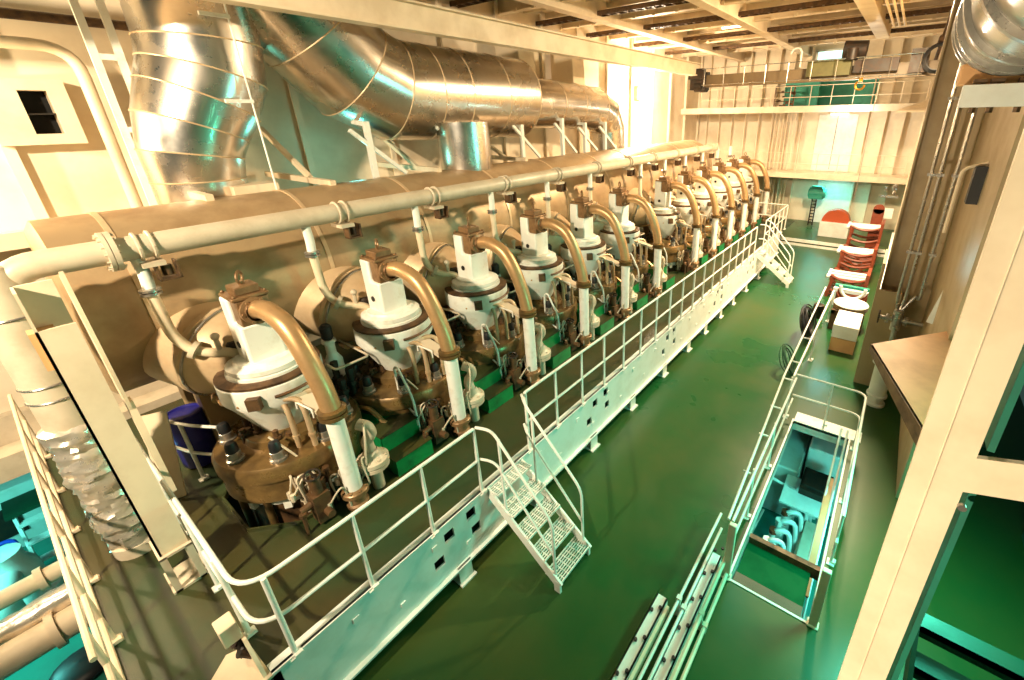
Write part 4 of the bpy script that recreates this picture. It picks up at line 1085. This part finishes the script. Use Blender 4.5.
# bolted channels and loose rails at the near end of the guard rail
def channel(x, y0, y1, label):
    t = thing('bolted_channel', label, 'steel channel', (x, (y0 + y1) / 2, 0))
    b = MB(); b.bx(x - .09, x - .07, y0, y1, 0, .14); b.bx(x - .09, x + .06, y0, y1, .12, .14); b.bx(x + .04, x + .06, y0, y1, .0, .14); b.build('web', 'white_clean', t)
    n = int((y1 - y0) / .42) + 1
    for k in range(n):
        for dx in (-.05, .03):
            b = MB(); b.nut((x + dx, y0 + .15 + k * .42 + dx, .14), (0, 0, 1), .022, .03); b.build('bolt', 'black', t)
    b = MB(); b.bx(x + .07, x + .11, y0, y1 - .05, 0, .1); b.build('packing_strip', 'cream', t)


channel(-1.46, 1.6, 3.62, 'white bolted steel channel on the floor, the outer one nearer the gallery')
channel(-1.08, 1.6, 4.6, 'white bolted steel channel on the floor beside the near stair post')
for i, (x, z, y1) in enumerate(((-1.24, .32, 5.15), (-1.17, .2, 5.0), (-.94, .3, 4.5), (-.88, .12, 4.4))):
    b = MB(); b.cyl((x, 1.6, z), (x, y1, z), .02 if i < 2 else .026, n=8)
    for y in (2.4, 3.6): b.bx(x - .02, x + .02, y - .02, y + .02, 0, z); b.bx(x - .03, x + .03, y - .03, y + .03, z - .03, z + .03)
    tag(b.build('loose_rail', 'white' if i < 2 else 'cream'), '%s rail on short feet beside the bolted channels, %s counted from the gallery' % ('thin white' if i < 2 else 'cream', ORD[i]), 'rail', 'rails beside the channels')

# ------------------------------------------------------------------ lower deck at the lower left
def lpipe(x, z, r, m, label, foil=False):
    b = MB()
    if foil:
        rr = random.Random(13); na = 18; vs = []
        for k in range(90):
            for a in range(na):
                th = 2 * PI * a / na; q = r + .02 * math.sin(k * .5) + rr.uniform(-.022, .022)
                vs.append((x + q * math.cos(th), -6 + k * .095, z + q * math.sin(th)))
        b.add(vs, [(k * na + a, k * na + (a + 1) % na, (k + 1) * na + (a + 1) % na, (k + 1) * na + a) for k in range(89) for a in range(na)], False)
    else:
        b.tube([(x, -6, z), (x, 2.5, z)], r, 18)
        for y in (-1.15, -3): b.lathe([(r, -.04), (r + .05, -.04), (r + .05, .04), (r, .04)], (x, y, z), axis=(0, 1, 0), n=18)
    tag(b.build('deck_pipe', m), label, 'pipe')


lpipe(-9.4, -.3, .13, 'cream', 'cream flanged pipe crossing the teal lower deck, farther one')
lpipe(-8.55, -.2, .17, 'foil', 'crumpled foil wrapped pipe beside thick cream pipe at the lower left', True)
lpipe(-8.2, -.35, .2, 'cream', 'thick cream pipe along the foil wrapped one at the lower left')
w = MB(); w.bx(-16.7, -16.5, -9, 10, -2.7, .9); struct(w, 'wall_lower', 'teal_wall')
t = thing('deck_pump', 'white pump with blue handwheel on the lower deck at the far left', 'pump', (-12.4, -1.75, -2.7))
b = MB(); b.lathe([(.5, -2.7), (.5, -2.4), (.36, -2.3), (.36, -1.8), (.27, -1.6), (.27, -1.4), (0, -1.35)], (-12.4, -1.75, 0), n=22); b.tube(smooth_path([(-12.4, -1.75, -1.9), (-12.0, -1.8, -1.8), (-11.7, -1.9, -2.0), (-11.7, -1.9, -2.65)], 5), .18, 14)
b.cyl((-12.9, -1.8, -2.7), (-12.9, -1.8, -1.95), .14, n=14); b.build('casing', 'white_clean', t)
b = MB(); b.torus((-12.9, -1.8, -1.7), (.3, -.4, 1), .24, .04, 20, 8); b.bar((-13.1, -1.8, -1.68), (-12.7, -1.8, -1.72), .04, .04); b.cyl((-12.9, -1.8, -2.0), (-12.9, -1.8, -1.66), .04, n=8); b.build('handwheel', 'blue_bright', t)
t = thing('deck_steps', 'white framed steps standing on the teal lower deck', 'steps', (-12.8, -1.1, -2.7))
for y in (-1.5, -.8): MB().bar((-13.7, y, -1.4), (-12.5, y, -2.68), .05, .16).build('stringer', 'white_clean', t)
for k in range(4): MB().bx(-13.45 + k * .29 - .1, -13.45 + k * .29 + .1, -1.5, -.8, -1.62 - k * .3, -1.58 - k * .3).build('tread', 'white_clean', t)
MB().bx(-14.2, -13.5, -1.6, -.7, -1.42, -1.34).build('top_step', 'dark_green', t)
t = thing('deck_cabinet', 'pale cabinet with dark front standing behind the lower deck pump', 'cabinet', (-14.5, -2, -2.7))
MB().bx(-15.3, -14.4, -2.4, -1.0, -2.7, -1.2).build('body', 'white_clean', t, bevel=.03)
MB().bx(-14.39, -14.37, -2.2, -1.5, -2.3, -1.6).build('front_panel', 'dark_iron', t)
t = thing('floor_machine', 'rounded pale machine with dark top below the thick cream pipe', 'machine', (-8.2, -.9, -2.7))
b = MB(); b.lathe([(0, -2.7), (.75, -2.7), (.8, -2.4), (.8, -1.9), (.6, -1.6), (.3, -1.5), (0, -1.5)], (-8.4, -1.0, 0), n=28); b.build('casing', 'teal_paint', t)
b = MB(); b.ball((-8.5, -1.2, -1.42), .35, 18, .35); b.build('cover', 'rubber', t)
b = MB(); b.bx(-7.5, -6.6, -2.2, -.7, -2.7, -2.0); b.build('base_box', 'white_clean', t, bevel=.04)

# ------------------------------------------------------------------ lights
def light(kind, name, loc, power, col, size=.3, rot=None, target=None, size_y=None, spot=None):
    l = bpy.data.lights.new(name, kind); l.energy = power; l.color = col
    if kind == 'AREA':
        l.size = size
        if size_y: l.shape = 'RECTANGLE'; l.size_y = size_y
    else: l.shadow_soft_size = size
    if spot: l.spot_size = spot; l.spot_blend = .5
    o = bpy.data.objects.new(name, l); COL.objects.link(o); o.location = loc
    if target is not None: o.rotation_euler = (Vector(target) - Vector(loc)).to_track_quat('-Z', 'Y').to_euler()
    return o


WARM = (1.0, .76, .47); WARM2 = (1.0, .82, .58); CYAN = (.16, 1.0, .88); GRN = (.22, 1.0, .68)
light('POINT', 'warm_lamp_left', (-10.0, -2.0, 6.3), 1150, WARM, .10)
light('SPOT', 'warm_lamp_near', (-3.6, -4.6, 8.4), 6800, WARM2, .15, target=(-8.6, 4.0, 3.8), spot=1.45)
light('SPOT', 'warm_fill_column', (-2.4, -1.8, 2.6), 2200, WARM2, .15, target=(.8, 2.7, 4.7), spot=1.2)  # added spot out of view, only brightens the near column
light('POINT', 'warm_lamp_flood', (-10.2, 19.4, 7.0), 1700, WARM2, .15)
light('AREA', 'warm_lamp_right', (-.6, 15.0, 8.4), 2600, WARM, .8, target=(-2.6, 15.0, 0))
light('POINT', 'white_lamp_gallery', (-2.6, 24.2, 5.6), 300, (1, .9, .75), .2)
light('AREA', 'cyan_tube_back', (-3.0, 26.2, 2.75), 70, CYAN, 1.4, target=(-3.0, 25.8, 0), size_y=.2)
light('AREA', 'cyan_lamp_lower_left', (-11.5, -3.5, .7), 300, CYAN, 1.2, target=(-11.0, -1.0, -2.7))
light('AREA', 'cyan_lamp_stair', (.9, 6.5, -.4), 90, CYAN, .8, target=(-.4, 7.2, -2.7))
light('AREA', 'cyan_lamp_right', (1.2, 5.6, 2.6), 170, (.10, 1.0, .68), .7, target=(-.3, 3.8, 0))
light('POINT', 'cyan_lamp_partition', (-.92, 14.4, 2.4), 70, (.35, .95, 1.0), .22)
light('POINT', 'teal_fill_ducts', (-9.7, 5.0, 5.05), 16, CYAN, .15)  # added fill without a fitting, tints wall and duct undersides teal
light('AREA', 'green_lamp_near', (2.2, 4.2, 4.2), 70, GRN, .8, target=(.8, 3.6, 0))
light('AREA', 'cyan_fill_mid', (-1.2, 8.5, 5.2), 70, CYAN, 1.5, target=(-6.0, 7.5, 2.6))

wd = bpy.data.worlds.new('world'); SC.world = wd; wd.use_nodes = True
bg = wd.node_tree.nodes['Background']; bg.inputs['Color'].default_value = (.45, .9, .75, 1); bg.inputs['Strength'].default_value = .06

# ------------------------------------------------------------------ camera
cam = bpy.data.cameras.new('camera'); co = bpy.data.objects.new('camera', cam); COL.objects.link(co)
cam.sensor_width = 36; cam.lens = 434.537 * 36 / 1024
cam.shift_x = -.07690; cam.shift_y = -.04457
cam.clip_start = .05
right = Vector((.81987039, .57236001, -.01471629)); down = Vector((.20538592, -.31800071, -.92557667)); fwd = Vector((-.53444286, .75583038, -.37827405))
mw = Matrix((( right.x, -down.x, -fwd.x, 0), (right.y, -down.y, -fwd.y, 0), (right.z, -down.z, -fwd.z, 6.02), (0, 0, 0, 1)))
co.matrix_world = mw
SC.camera = co
SC.view_settings.view_transform = 'Standard'; SC.view_settings.look = 'None'
SC.view_settings.exposure = .0; SC.view_settings.gamma = 1; SC.view_settings.use_curve_mapping = False
